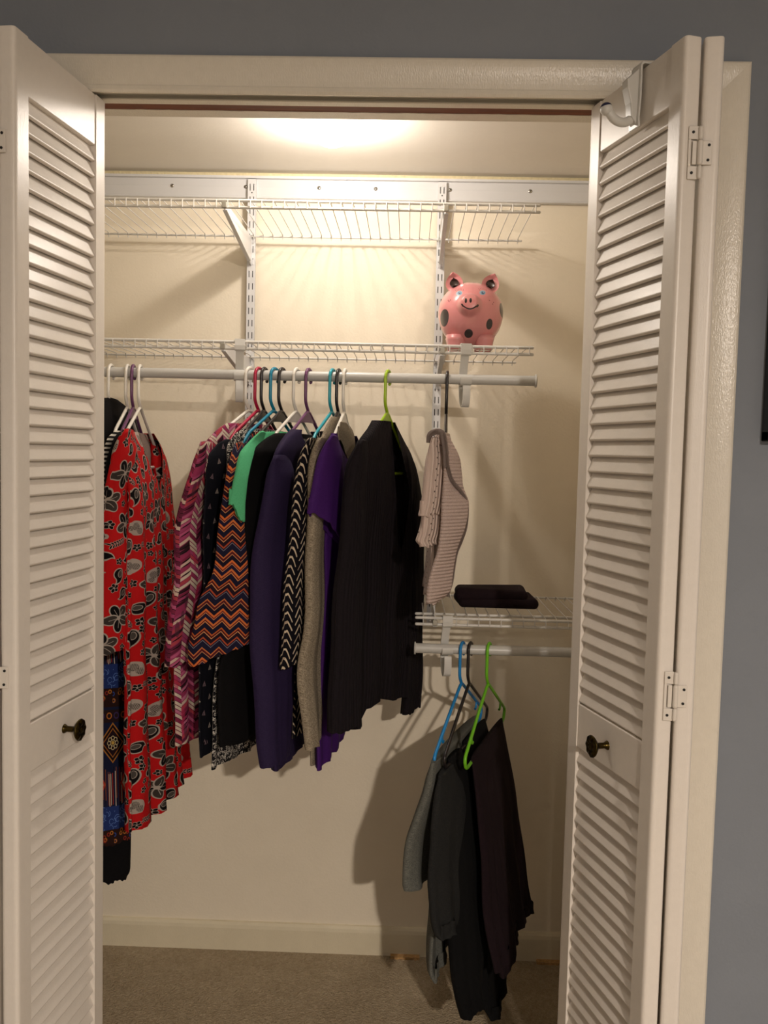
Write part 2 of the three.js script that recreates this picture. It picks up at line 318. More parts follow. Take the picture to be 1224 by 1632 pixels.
function standard(x, y0, label) { // slotted upright: a channel whose face is pierced by a double row of slots
  const t = thing('shelf_standard', label, 'bracket', [x, 0, BZ + 0.0185], 0, 'slotted shelf uprights');
  const top = 2.0905, w = 0.0215, s = new THREE.Shape();
  s.moveTo(-w / 2, y0); s.lineTo(w / 2, y0); s.lineTo(w / 2, top); s.lineTo(-w / 2, top);
  const hole = (cx, cy, hw, hh) => { const h = new THREE.Path(); h.moveTo(cx - hw, cy - hh); h.lineTo(cx - hw, cy + hh); h.lineTo(cx + hw, cy + hh); h.lineTo(cx + hw, cy - hh); s.holes.push(h); };
  for (let y = top - 0.021, k = 0; y > y0 + 0.02; y -= 0.0159, k++) { if (k % 2 === 0) { hole(-0.0047, y, 0.0011, 0.0085); hole(0.0047, y, 0.0011, 0.0085); } }
  const round = new THREE.Path(); round.absarc(0, top - 0.0345, 0.0018, 0, 2 * PI, true); s.holes.push(round);
  const g = new THREE.ExtrudeGeometry(s, { depth: 0.0015, bevelEnabled: false }); g.translate(0, 0, 0.0095);
  part('face', g, M.whiteMetal, t);
  part('flange', merge([box(-w / 2, -w / 2 + 0.0015, y0, top, 0, 0.0108), box(w / 2 - 0.0015, w / 2, y0, top, 0, 0.0108)]), M.whiteMetal, t);
  part('channel_back', box(-w / 2 + 0.0015, w / 2 - 0.0015, y0, top, -0.0012, 0.0004), M.dark, t);
}
standard(-0.4256, 0.93, 'slotted white shelf upright on the wall left of the middle');
standard(0.0698, 0.93, 'slotted white shelf upright behind the pink piggy bank');
// tapered bracket arms
function bracket(x, y, label, lean = 0) {
  const t = thing('shelf_bracket', label, 'bracket', [x, y, BZ + 0.0295], 0, 'white shelf brackets');
  const L = SZF - (BZ + 0.0295) + 0.004;
  const outline = [[0, -0.006], [L - 0.012, -0.006], [L, -0.01], [L, -0.021], [L - 0.01, -0.0235], [0.028, -0.0705], [0.0, -0.078]];
  part('web', pulled(outline, 0.0022), M.whiteMetal, t);
  const n = Math.atan2(0.047, L - 0.038), len = Math.hypot(L - 0.038, 0.047);
  const lip = rbox(-0.005, 0.005, -0.0015, 0.0012, 0, len, 0.0008); lip.rotateX(-n + 0); lip.translate(0, -0.071, 0.028); part('flange', lip, M.whiteMetal, t);
  part('tip', rbox(-0.0055, 0.0055, -0.021, -0.008, L - 0.004, L + 0.002, 0.0015), M.steel, t);
  part('claw', merge([rbox(-0.0065, -0.0035, -0.076, -0.062, -0.013, 0.002, 0.001), rbox(0.0035, 0.0065, -0.076, -0.062, -0.013, 0.002, 0.001), rbox(-0.0065, -0.0035, -0.022, -0.008, -0.013, 0.002, 0.001), rbox(0.0035, 0.0065, -0.022, -0.008, -0.013, 0.002, 0.001)]), M.whiteMetal, t);
}
const S1 = 1.9465, S2 = 1.634, S3 = 1.0175;
bracket(-0.4256, S1, 'white shelf bracket under the top wire shelf, left one');
bracket(0.0698, S1, 'white shelf bracket under the top wire shelf, right one');
bracket(-0.4256, S2, 'white shelf bracket under the middle wire shelf, left one');
bracket(0.0698, S2, 'white shelf bracket under the middle wire shelf beneath the pink piggy bank');
bracket(0.0698, S3, 'white shelf bracket under the low wire shelf');
// ventilated shelf: long rods, and cross wires bent down over the front lip
const wireR = 0.0012, lipH = 0.0175;
const crossGeo = (() => { const zf = SZF + 0.0035, zb = SZB - 0.002; return new THREE.TubeGeometry(rounded([[0, -0.012, zb], [0, 0, zb + 0.001], [0, 0, zf], [0, -lipH - 0.003, zf]], 0.003), 22, wireR, 6, false); })();
function shelf(name, label, y, x0, x1, first, second) {
  const t = thing(name, label, 'shelf', [0, y, 0], 0, 'white wire shelves');
  const r = 0.0035;
  part('front_rod', rod([x0, -0.0042, SZF], [x1, -0.0042, SZF], r), M.wire, t);
  part('lip_rod', rod([x0, -lipH - 0.0015, SZF], [x1, -lipH - 0.0015, SZF], r), M.wire, t);
  part('back_rod', rod([x0, -0.004, SZB], [x1, -0.004, SZB], 0.0026), M.wire, t);
  if (second) part('middle_rod', rod([x0, -0.0042, SZF - 0.05], [x1, -0.0042, SZF - 0.05], r), M.wire, t);
  for (let x = first; x > x0 + 0.004 && x < x1 - 0.003; x += first > (x0 + x1) / 2 ? -0.0254 : 0.0254) part('cross_wire', crossGeo, M.wire, t, [x, 0, 0]);
}
shelf('wire_shelf', 'topmost white wire shelf below the ceiling', S1, CX0 + 0.004, 0.279, 0.2675, false);
shelf('wire_shelf', 'middle white wire shelf carrying the pink piggy bank', S2, CX0 + 0.004, 0.2745, 0.264, false);
shelf('wire_shelf', 'low short white wire shelf carrying folded dark trousers', S3, 0.0235, CX1 - 0.004, 0.0425, true);
// hanging rods and their hooks
const RY = 1.5565, LY = 0.9425, RODR = 0.0113;
function hangingRod(label, x0, x1, y, capLeft, capRight) {
  const t = thing('hanging_rod', label, 'rod', [0, y, SZF], 0, 'white closet rods');
  const c = new THREE.CylinderGeometry(RODR, RODR, x1 - x0, 28); c.rotateZ(PI / 2); c.translate((x0 + x1) / 2, 0, 0); part('tube', c, M.rodMetal, t);
  const cap = lathe([[0, -0.002], [0.0142, -0.002], [0.0148, 0], [0.0142, 0.0022], [0, 0.0028]]); cap.rotateZ(-PI / 2);
  if (capRight) part('end_cap', cap, M.whitePlastic, t, [x1, 0, 0]);
  if (capLeft) part('end_cap', cap.clone().rotateZ(PI), M.whitePlastic, t, [x0, 0, 0]);
}
hangingRod('long white closet rod under the middle wire shelf', CX0 + 0.002, 0.2805, RY, false, true);
hangingRod('short white closet rod under the low wire shelf', 0.0252, CX1 - 0.002, LY, true, false);
function rodHook(label, x, shelfY, rodY) {
  const t = thing('rod_hook', label, 'hook', [x, rodY, SZF], 0.2, 'white rod hooks');
  const top = shelfY - rodY; // height of the shelf above the rod
  const strip = (path, w, th, w2 = w) => { // flat band along a (z, y) path
    const pos = [], idx = [], n = path.length;
    for (let i = 0; i < n; i++) {
      const a = path[Math.max(0, i - 1)], b = path[Math.min(n - 1, i + 1)], l = Math.hypot(b[0] - a[0], b[1] - a[1]), nz = -(b[1] - a[1]) / l, ny = (b[0] - a[0]) / l, ww = mix(w, w2, i / (n - 1)) / 2;
      for (const [sx, st] of [[-1, 1], [1, 1], [1, -1], [-1, -1]]) pos.push(sx * ww, path[i][1] + ny * th / 2 * st, path[i][0] + nz * th / 2 * st);
      if (i) for (let k = 0; k < 4; k++) { const p = 4 * (i - 1) + k, q = 4 * (i - 1) + (k + 1) % 4; idx.push(p, q, p + 4, q, q + 4, p + 4); }
    }
    idx.push(0, 2, 1, 0, 3, 2); const e = 4 * (n - 1); idx.push(e, e + 1, e + 2, e, e + 2, e + 3);
    let g = new THREE.BufferGeometry(); g.setAttribute('position', new THREE.Float32BufferAttribute(pos, 3)); g.setIndex(idx); g = g.toNonIndexed(); g.computeVertexNormals(); metreUV(g); return g;
  };
  const smoothPath = (pts, n = 40) => new THREE.SplineCurve(pts.map((p) => new THREE.Vector2(...p))).getPoints(n).map((p) => [p.x, p.y]);
  // clip over the shelf lip, strap behind the rod, loop below and saddle under the rod
  part('clip', strip([[-0.008, top - 0.006], [-0.007, top + 0.0015], [0.0055, top + 0.0015], [0.0062, top - 0.012], [0.0055, top - 0.021], [0.001, top - 0.0235]], 0.0235, 0.0022), M.whitePlastic, t);
  part('strap', strip(smoothPath([[-0.004, top - 0.022], [-0.0085, top - 0.034], [-0.0165, 0.018], [-0.0185, -0.012], [-0.0165, -0.034], [-0.009, -0.052], [0.003, -0.061], [0.0125, -0.056], [0.0168, -0.042], [0.0172, -0.026], [0.0152, -0.0145]]), 0.0185, 0.0026, 0.0165), M.whitePlastic, t);
  const sad = []; for (let i = 0; i <= 16; i++) { const a = -PI * 1.02 + i / 16 * PI * 1.12; sad.push([(RODR + 0.0016) * cos(a), (RODR + 0.0016) * sin(a)]); }
  part('saddle', strip(sad, 0.0255, 0.0022), M.whitePlastic, t);
}
rodHook('white rod hook hanging beside the left wall upright', -0.387, S2, RY);
rodHook('white rod hook hanging below the pink piggy bank', 0.122, S2, RY);
rodHook('white rod hook hanging from the low wire shelf', 0.0975, S3, LY);
{ // plastic over-door hook on the right-hand door
  const a = Math.atan2(0.4015 - 0.3195, 0.2415 + 0.041);
  const t = thing('over_door_hook', 'white plastic over-door hook with a dark blue tip on the right louvred door', 'hook', [0.3185 + 0.168 * sin(a), 2.003, -0.041 + 0.168 * cos(a)], a - PI / 2);
  // local x along the door, local -z is out of its face
  const path = [[-0.0185, -0.034], [-0.0185, 0.0035], [-0.0155, 0.0045], [0.0155, 0.0045], [0.0185, 0.0025], [0.0185, -0.045], [0.0205, -0.078], [0.0195, -0.092]];
  const outline = [...path, ...path.slice().reverse().map(([z, y]) => [z + (z > 0 ? 0.0032 : -0.003), y + (y > 0.003 ? 0.0032 : 0)])];
  const g = pulled(outline, 0.03, 0.0008); g.rotateY(0); part('strap', g, M.whitePlastic, t);
  const rib = pulled([[0.021, -0.001], [0.041, -0.02], [0.0405, -0.032], [0.034, -0.055], [0.032, -0.076], [0.022, -0.088]], 0.019, 0.002); part('rib', rib, M.whitePlastic, t);
  const arm = new THREE.TubeGeometry(curve([[0, -0.076, 0.024], [0, -0.084, 0.04], [0, -0.081, 0.056], [0, -0.07, 0.068]]), 20, 0.0072, 12); part('arm', arm, M.whitePlastic, t);
  const tip = new THREE.SphereGeometry(0.0098, 24, 16); tip.scale(1, 1, 1); tip.translate(0, -0.067, 0.071); part('tip', tip, M.whitePlastic, t);
  const cap = new THREE.SphereGeometry(0.0102, 24, 10, 0, 2 * PI, 0, PI * 0.36); cap.rotateX(0.25); cap.translate(0, -0.067, 0.071); part('tip_cap', cap, mat(0x1c2046, 0.4), t).userData.label = 'dark blue tip';
}

// ---------------------------------------------------------------- cloth
function blob(x, cx, cy, pts, style) { x.beginPath(); pts.forEach(([a, b], i) => i ? x.lineTo(cx + a, cy + b) : x.moveTo(cx + a, cy + b)); x.closePath(); style(x); }
// draws at all nine wrapped places so that a pattern tiles
function wrapDraw(x, w, h, px, py, turn, scale, f) { for (const i of [-1, 0, 1]) for (const j of [-1, 0, 1]) { const X = px + i * w, Y = py + j * h; if (X < -140 || X > w + 140 || Y < -140 || Y > h + 140) continue; x.save(); x.translate(X, Y); x.rotate(turn); x.scale(scale, scale); f(x); x.restore(); } }
const GREY = '#a89c92', BLK = '#0d0a0c';
function paisley(x) {
  x.beginPath(); x.moveTo(0, -46); x.bezierCurveTo(36, -34, 44, 22, 6, 42); x.bezierCurveTo(-34, 48, -44, 0, -18, -14); x.bezierCurveTo(0, -22, 4, -34, 0, -46); x.closePath();
  x.fillStyle = BLK; x.fill(); x.lineWidth = 6; x.strokeStyle = GREY; x.stroke();
  x.beginPath(); x.ellipse(4, 14, 13, 19, 0.3, 0, 7); x.fillStyle = '#4a4440'; x.fill(); x.lineWidth = 3; x.stroke();
}
function bloom(x) {
  for (let k = 0; k < 5; k++) { x.save(); x.rotate(k * 2 * PI / 5); x.beginPath(); x.ellipse(0, -30, 19, 27, 0, 0, 7); x.fillStyle = k % 2 ? BLK : '#39332f'; x.fill(); x.lineWidth = 4.5; x.strokeStyle = GREY; x.stroke(); x.beginPath(); x.moveTo(0, -8); x.lineTo(0, -40); x.lineWidth = 2; x.stroke(); x.restore(); }
  x.beginPath(); x.arc(0, 0, 9, 0, 7); x.fillStyle = GREY; x.fill();
}
function lace(x) {
  x.beginPath(); x.ellipse(0, 0, 40, 54, 0, 0, 7); x.fillStyle = GREY; x.fill();
  for (const [a, b, r] of [[-10, -24, 17], [8, 6, 20], [-8, 32, 13]]) { x.beginPath(); x.arc(a, b, r, 0, 7); x.fillStyle = BLK; x.fill(); x.lineWidth = 2.2; x.strokeStyle = GREY; for (let k = -r; k < r; k += 6) { const e = Math.sqrt(r * r - k * k); x.beginPath(); x.moveTo(a + k, b - e); x.lineTo(a + k, b + e); x.moveTo(a - e, b + k); x.lineTo(a + e, b + k); x.stroke(); } }
}
function daisy(x) { for (let k = 0; k < 5; k++) { x.save(); x.rotate(k * 2 * PI / 5); x.beginPath(); x.ellipse(0, -9, 6, 8, 0, 0, 7); x.fillStyle = BLK; x.fill(); x.lineWidth = 1.6; x.strokeStyle = GREY; x.stroke(); x.restore(); } x.beginPath(); x.arc(0, 0, 3, 0, 7); x.fillStyle = GREY; x.fill(); }
function spray(x) { x.lineWidth = 3; x.strokeStyle = GREY; x.beginPath(); x.moveTo(0, 50); x.quadraticCurveTo(-14, 0, 6, -50); x.stroke(); for (let k = -3; k < 4; k++) for (const s of [-1, 1]) { x.save(); x.translate(-4 + k * 1.5, k * 14); x.rotate(s * 0.9 - 0.1); x.beginPath(); x.ellipse(0, -10, 4.5, 11, 0, 0, 7); x.fillStyle = BLK; x.fill(); x.lineWidth = 2; x.stroke(); x.restore(); } }
const redTex = canvasTexture(1024, 1024, 0.30, 0.30, (x, w, h) => {
  x.fillStyle = '#b81518'; x.fillRect(0, 0, w, h); const r = rng(77);
  const spots = []; const put = (n, f, s0, s1, gap) => { for (let k = 0, tries = 0; k < n && tries < 900; tries++) { const a = r() * w, b = r() * h; if (spots.some(([c, d, g]) => { const dx = Math.min(Math.abs(a - c), w - Math.abs(a - c)), dy = Math.min(Math.abs(b - d), h - Math.abs(b - d)); return Math.hypot(dx, dy) < (g + gap); })) continue; spots.push([a, b, gap]); wrapDraw(x, w, h, a, b, r() * 6.28, mix(s0, s1, r()), f); k++; } };
  put(7, bloom, 1.5, 1.9, 92); put(3, lace, 1.2, 1.5, 80); put(24, paisley, 1.1, 1.6, 60); put(11, spray, 1.1, 1.5, 54); put(50, daisy, 1.3, 2.0, 26);
});
const pinkTex = canvasTexture(512, 1024, 0.086, 0.29, (x, w, h) => { // feathered columns of slanting strokes
  x.fillStyle = '#8d3357'; x.fillRect(0, 0, w, h); const r = rng(8);
  const cols = ['#b4567c', '#8f2f55', '#c8aFa0', '#5f1f38', '#9c3f68', '#a83e4a', '#7c2644', '#30141f'];
  for (let c = 0; c < 4; c++) for (let k = -2; k < 36; k++) {
    const X = c * 128, Y = k * 32, up = c % 2 ? 1 : -1, cream = c === 0 ? 0.5 : 0.08, ink = c % 2 === 0 || r() < 0.35 ? 9 + r() * 6 : 0; const col = r() < cream ? (r() < 0.75 ? '#c9bba9' : '#b56a88') : cols[(r() * cols.length) | 0];
    for (const dy of [0, h]) { x.beginPath(); x.moveTo(X, Y + dy); x.lineTo(X + 128, Y + up * 54 + dy); x.lineTo(X + 128, Y + up * 54 + 24 + dy); x.lineTo(X, Y + 26 + dy); x.closePath(); x.fillStyle = col; x.fill();
      if (ink) { x.beginPath(); x.moveTo(X, Y + 27 + dy); x.quadraticCurveTo(X + 70, Y + up * 20 + 24 + dy, X + 128, Y + up * 54 + 22 + dy); x.quadraticCurveTo(X + 60, Y + up * 24 + 24 + ink + dy, X, Y + 27 + ink * 0.5 + dy); x.closePath(); x.fillStyle = '#150a10'; x.fill(); } }
  }
  for (let k = 0; k < 9; k++) wrapDraw(x, w, h, r() * w, r() * h, 0.2, 1, (g) => { g.beginPath(); g.ellipse(0, 0, 26, 60, 0, 0, 7); g.globalAlpha = 0.55; g.fillStyle = r() < 0.5 ? '#4a2a36' : '#b02a4e'; g.fill(); g.globalAlpha = 1; });
});
const triTex = canvasTexture(512, 512, 0.125, 0.125, (x, w, h) => { x.fillStyle = '#0c0d17'; x.fillRect(0, 0, w, h); const r = rng(3);
  for (let j = 0; j < 4; j++) for (let i = 0; i < 3; i++) wrapDraw(x, w, h, (i + (j % 2) * 0.5) * w / 3 + 40, j * 128 + 60, (r() - 0.5) * 0.5, 1, (g) => { g.beginPath(); g.moveTo(0, -30); g.lineTo(25, 18); g.lineTo(-25, 18); g.closePath(); g.fillStyle = ['#8b7d78', '#9a8f86', '#6e5b62'][(r() * 3) | 0]; g.fill(); g.beginPath(); g.moveTo(0, -4); g.lineTo(7, 10); g.lineTo(-7, 10); g.closePath(); g.fillStyle = '#2a2430'; g.fill(); }); });
const floralTex = canvasTexture(512, 512, 0.07, 0.07, (x, w, h) => { x.fillStyle = '#17161a'; x.fillRect(0, 0, w, h); const r = rng(21); x.lineCap = 'round';
  for (let k = 0; k < 190; k++) wrapDraw(x, w, h, r() * w, r() * h, r() * 6.3, 0.7 + r() * 0.7, (g) => { g.lineWidth = 5; g.strokeStyle = r() < 0.8 ? '#cfc9bf' : '#8d8782'; g.beginPath(); g.arc(0, 0, 15, 0, 3.6); g.stroke(); g.beginPath(); g.ellipse(16, 0, 5, 9, 0.5, 0, 7); g.fillStyle = '#d6d0c6'; g.fill(); }); });
const zigTex = canvasTexture(512, 1024, 0.034 * 4, 0.2, (x, w, h) => { // chevron rows of uneven stripes
  const bands = [['#c96f3a', 13], ['#5f1a1e', 8], ['#c98a55', 6], ['#17152c', 30], ['#b95d2e', 9], ['#4f161c', 11], ['#d59a66', 5], ['#22121f', 24], ['#a8482b', 10], ['#1a1428', 8], ['#7f7a86', 4], ['#191830', 34], ['#c4703e', 8], ['#521820', 14], ['#b98258', 5], ['#171224', 26], ['#cf6c36', 13], ['#6d2422', 8], ['#c98f62', 4], ['#1c1632', 22]];
  const total = bands.reduce((a, b) => a + b[1], 0), k = 512 / total;
  for (let rep = -2; rep < 4; rep++) { let y = rep * 512; for (const [c, t] of bands) { x.fillStyle = c; x.beginPath(); for (let i = 0; i <= 8; i++) x.lineTo(i * 64, y + (i % 2 ? 84 : 0)); for (let i = 8; i >= 0; i--) x.lineTo(i * 64, y + t * k + 1 + (i % 2 ? 84 : 0)); x.closePath(); x.fill(); y += t * k; } }
});
const chevTex = canvasTexture(512, 512, 0.056, 0.076, (x, w, h) => { x.fillStyle = '#0c0b14'; x.fillRect(0, 0, w, h); const r = rng(14); x.lineCap = 'round'; x.lineJoin = 'round';
  for (let c = 0; c < 2; c++) for (let k = -1; k < 6; k++) for (const s of [-1, 1]) { const X = c * 256 + 128, Y = k * 128 + (c ? 60 : 0); x.strokeStyle = r() < 0.75 ? '#c9b9a2' : '#a89684'; x.lineWidth = 15 + r() * 9; x.beginPath(); x.moveTo(X, Y); x.lineTo(X + s * 40, Y + 52 + r() * 12); x.lineTo(X + s * 92, Y + 118 + r() * 24); x.stroke(); } });
const stripeTex = canvasTexture(64, 256, 0.05, 0.036, (x, w, h) => { x.fillStyle = '#12100f'; x.fillRect(0, 0, w, h); x.fillStyle = '#d9d2c4'; for (let k = 0; k < 4; k++) x.fillRect(0, k * 64, w, 30); });
const tribalTex = canvasTexture(512, 1024, 0.125, 0.33, (x, w, h) => { x.fillStyle = '#181e3a'; x.fillRect(0, 0, w, h); const r = rng(9);
  const diamond = (cx, cy, a, b, c) => { x.beginPath(); x.moveTo(cx, cy - b); x.lineTo(cx + a, cy); x.lineTo(cx, cy + b); x.lineTo(cx - a, cy); x.closePath(); x.fillStyle = c; x.fill(); };
  for (const X of [0, 256, 512]) { for (const [s, c] of [[1, '#b0722f'], [0.9, '#1a0f12'], [0.74, '#a0622a'], [0.66, '#22121a']]) diamond(X, 260, 128 * s, 150 * s, c); for (let k = 0; k < 8; k++) { x.beginPath(); x.arc(X + 34 * cos(k * PI / 4), 260 + 36 * sin(k * PI / 4), 14, 0, 7); x.strokeStyle = '#c9b98e'; x.lineWidth = 6; x.stroke(); } x.beginPath(); x.arc(X, 260, 14, 0, 7); x.fillStyle = '#c8a34e'; x.fill(); }
  x.fillStyle = '#2a1a1c'; x.fillRect(0, 20, w, 90); for (let k = 0; k < 8; k++) { x.beginPath(); x.arc(32 + k * 64, 62, 20, 0, 7); x.strokeStyle = ['#b56a2e', '#3d2d5c', '#a8913a'][k % 3]; x.lineWidth = 9; x.stroke(); }
  for (let k = 0; k < 64; k++) { x.fillStyle = ['#a5362c', '#c9bfae', '#2a2440', '#8d4c33', '#171522'][(r() * 5) | 0]; const t = 430 + r() * 60; x.fillRect(k * 8, t, 6, 220 + r() * 60); }
  for (const X of [128, 384]) for (const [s, c] of [[1, '#b8402e'], [0.7, '#d0c4b2'], [0.4, '#a02c22']]) diamond(X, 560, 60 * s, 120 * s, c);
  x.fillStyle = '#23356e'; x.fillRect(0, 720, w, 170); x.strokeStyle = '#5f7fc0'; x.lineWidth = 4; for (let k = 0; k < 60; k++) { x.beginPath(); x.arc(r() * w, 730 + r() * 150, 10 + r() * 16, r() * 6, r() * 6 + 2.5); x.stroke(); }
  x.fillStyle = '#2b1714'; x.fillRect(0, 890, w, 134); for (let k = 0; k < 26; k++) { x.beginPath(); x.arc(r() * w, 900 + r() * 110, 12, 0, 7); x.strokeStyle = ['#b5702f', '#8c2f25', '#304a92'][k % 3]; x.lineWidth = 8; x.stroke(); } });
const knitTex = canvasTexture(256, 256, 0.052, 0.045, (x, w, h) => { // ribs, a twisted cable and its eyelets
  x.fillStyle = '#cdb9af'; x.fillRect(0, 0, w, h); x.lineCap = 'round';
  for (let i = 0; i < 9; i++) { x.strokeStyle = i % 2 ? '#a8948c' : '#d6c4ba'; x.lineWidth = i % 2 ? 5 : 8; x.beginPath(); x.moveTo(18 + i * 27, 0); x.lineTo(18 + i * 27, h); x.stroke(); }
  for (let k = 0; k < 4; k++) for (const [a, c] of [[70, 0], [196, 32]]) { x.fillStyle = '#4d3f3b'; x.beginPath(); x.ellipse(a + (k % 2 ? 10 : -8), k * 64 + 20 + c, 8, 11, 0.5, 0, 7); x.fill(); x.strokeStyle = '#e0cfc5'; x.lineWidth = 7; x.beginPath(); x.moveTo(a - 16, k * 64 + 4 + c); x.quadraticCurveTo(a + 22, k * 64 + 30 + c, a - 6, k * 64 + 60 + c); x.stroke(); } });
const fleck = (a, b, metres, seed) => { const r = rng(seed); return dataTexture(256, 256, (i, j) => { const k = clamp(0.5 + (N3[j * 256 + i] - 0.5) * 1.5 + (r() - 0.5) * 0.9, 0, 1); return a.map((v, n) => mix(v, b[n], k)); }, metres, metres, true); };
const cloth = (extra) => new THREE.MeshPhysicalMaterial({ roughness: 0.92, bumpMap: weaveBump, bumpScale: 0.0003, side: THREE.DoubleSide, specularIntensity: 0.35, ...extra });
const plain = (a, b, seed, extra = {}) => cloth({ map: fleck(a, b, 0.06, seed), ...extra });
const C = {
  black: plain([9, 8, 10], [15, 13, 16], 1), tribal: cloth({ map: tribalTex }), stripe: cloth({ map: stripeTex }), red: cloth({ map: redTex }), pink: cloth({ map: pinkTex, roughness: 0.75 }),
  triangles: cloth({ map: triTex, roughness: 0.8 }), floral: cloth({ map: floralTex }), zigzag: cloth({ map: zigTex }), mint: plain([80, 174, 124], [92, 188, 136], 4, { roughness: 0.8 }),
  purplenavy: plain([34, 25, 56], [46, 34, 68], 5, { roughness: 0.8, sheen: 0.15, sheenColor: new THREE.Color(0.3, 0.24, 0.4), sheenRoughness: 0.6 }), chevron: cloth({ map: chevTex }), lining: plain([120, 104, 98], [150, 132, 124], 19), heather: plain([96, 86, 72], [176, 164, 144], 6),
  purple: plain([58, 22, 92], [70, 30, 106], 7, { roughness: 0.75 }), blackrib: plain([20, 16, 20], [30, 25, 30], 8, { bumpMap: ribBump, bumpScale: 0.0016 }),
  cable: cloth({ map: knitTex, bumpMap: ribBump, bumpScale: 0.003 }), band: plain([182, 162, 156], [212, 192, 184], 10, { bumpMap: bandBump, bumpScale: 0.003 }),
  denim: plain([74, 76, 73], [120, 120, 112], 12), charcoal: plain([30, 31, 32], [45, 45, 44], 13), blacktrouser: plain([10, 10, 11], [17, 17, 18], 15), maroon: plain([25, 15, 20], [36, 23, 28], 16),
};
const spline = (L, y) => { // levels [y, xf, zf, xb, zb], y falling
  let i = 0; while (i < L.length - 2 && y < L[i + 1][0]) i++;
  const a = L[Math.max(0, i - 1)], b = L[i], c = L[i + 1], d = L[Math.min(L.length - 1, i + 2)], t = clamp((b[0] - y) / (b[0] - c[0]), -0.2, 1.2), out = [];
  for (let k = 1; k < 5; k++) { // monotone-ish Hermite in y
    const h = c[0] - b[0], m0 = i === 0 ? (c[k] - b[k]) : (c[k] - a[k]) / (c[0] - a[0]) * h, m1 = i >= L.length - 2 ? (c[k] - b[k]) : (d[k] - b[k]) / (d[0] - b[0]) * h, q = c[k] - b[k];
    const lim = (m) => q === 0 ? clamp(m, -0.01, 0.01) : m / q < 0 ? 0 : m / q > 3 ? 3 * q : m;
    const M0 = lim(m0), M1 = lim(m1), t2 = t * t, t3 = t2 * t;
    out.push((2 * t3 - 3 * t2 + 1) * b[k] + (t3 - 2 * t2 + t) * M0 + (-2 * t3 + 3 * t2) * c[k] + (t3 - t2) * M1);
  }
  return out;
};
const piece = (table, s) => { for (let i = 1; i < table.length; i++) if (s <= table[i][0]) { const [a, u] = table[i - 1], [b, v] = table[i]; return mix(u, v, smooth((s - a) / (b - a))); } return table[table.length - 1][1]; };
// hanging cloth: a flat sleeve of fabric round the line front -> back of every level, with folds, a neckline and a turned hem
function drape(L, o, seed) {
  const N = o.n ?? 72, R = o.rows ?? 64, r = rng(seed), y0 = L[0][0], y1 = L[L.length - 1][0], T = o.t, fold = o.fold ?? 0.0035, ph = [r() * 6, r() * 6, r() * 6, r() * 6], kk = [PI * 2 / (0.07 + 0.03 * r()), PI * 2 / (0.034 + 0.02 * r()), PI * 2 / 0.021];
  const pos = [], uv = [], idx = [], rows = R + 1 + 3;
  for (let j = 0; j < rows; j++) for (let i = 0; i <= N; i++) {
    const th = -PI + i / N * 2 * PI, s = cos(th), side = sin(th) >= 0 ? 1 : -1;
    const jj = Math.min(j, R), t = jj / R; let top = y0, bottom = y1;
    if (o.neck) { const [c0, depth, s0 = 0] = o.neck, k = Math.abs(s - s0) < c0 ? 1 - Math.abs(s - s0) / c0 : 0; top -= side > 0 ? depth * Math.pow(k, o.neckPower ?? 0.8) : 0.012 * smooth(k * 2); }
    if (o.hem) bottom += piece(o.hem, (s + 1) / 2);
    bottom += 0.003 * sin(s * 5 + ph[0]) + 0.0015 * sin(s * 17 + ph[1]);
    let y = mix(top, bottom, t); const yy = Math.min(y, y0);
    const [xf, zf, xb, zb] = spline(L, Math.max(yy, y1));
    const cx = (xf + xb) / 2, cz = (zf + zb) / 2; let hx = (xf - xb) / 2, hz = (zf - zb) / 2; const H = Math.hypot(hx, hz), nx = hz / H, nz = -hx / H;
    const grow = smooth((y0 - y) / 0.05); let w = T * Math.pow(Math.abs(sin(th)), 0.7) * side * (o.ridge ? mix(0.55, 1, grow) : o.neck ? 1 : mix(o.flat ? 0.85 : 0.45, 1, grow));
    let u = s * H; const amp = fold * smooth((y0 - y) / 0.35) * (0.5 + 0.5 * t);
    const f = sin(u * kk[0] + ph[0] + 1.2 * t) * amp + 0.45 * sin(u * kk[1] + ph[1] - 0.7 * t) * amp + 0.16 * sin(u * kk[2] + ph[2]) * amp + 0.0016 * sin(y * 31 + ph[3] + u * 9);
    let shrink = 1; if (!o.ridge && !o.neck) shrink = o.flat ? 1 : mix(0.88, 1, smooth((y0 - y) / 0.012));
    if (j > R) { const q = j - R; w *= [1, 0.82, 0.7, 0.62][q]; y += [0, -0.0006, 0.001, 0.03][q]; shrink *= [1, 0.995, 0.985, 0.97][q]; }
    const wave = (o.wave ?? 0) * 0.2 * sin(u * 30 + ph[2]) * t;
    const W = w + f + wave;
    pos.push(cx + hx * s * shrink + nx * W, y, cz + hz * s * shrink + nz * W);
    uv.push(side > 0 ? u : 2.13 * H - u, y + 0.02 * seed % 1);
  }
  for (let j = 0; j < rows - 1; j++) for (let i = 0; i < N; i++) { const a = j * (N + 1) + i, b = a + N + 1; idx.push(a, b, a + 1, a + 1, b, b + 1); }
  if (!o.neck) { const c = pos.length / 3; let x = 0, y = 0, z = 0; for (let i = 0; i < N; i++) { x += pos[3 * i]; y += pos[3 * i + 1]; z += pos[3 * i + 2]; } pos.push(x / N, y / N + (o.ridge ? 0.001 : 0.003), z / N); uv.push(0, y0); for (let i = 0; i < N; i++) idx.push(c, i, i + 1); }
  const g = new THREE.BufferGeometry(); g.setAttribute('position', new THREE.Float32BufferAttribute(pos, 3)); g.setAttribute('uv', new THREE.Float32BufferAttribute(uv, 2)); g.setIndex(idx); g.computeVertexNormals(); return g;
}

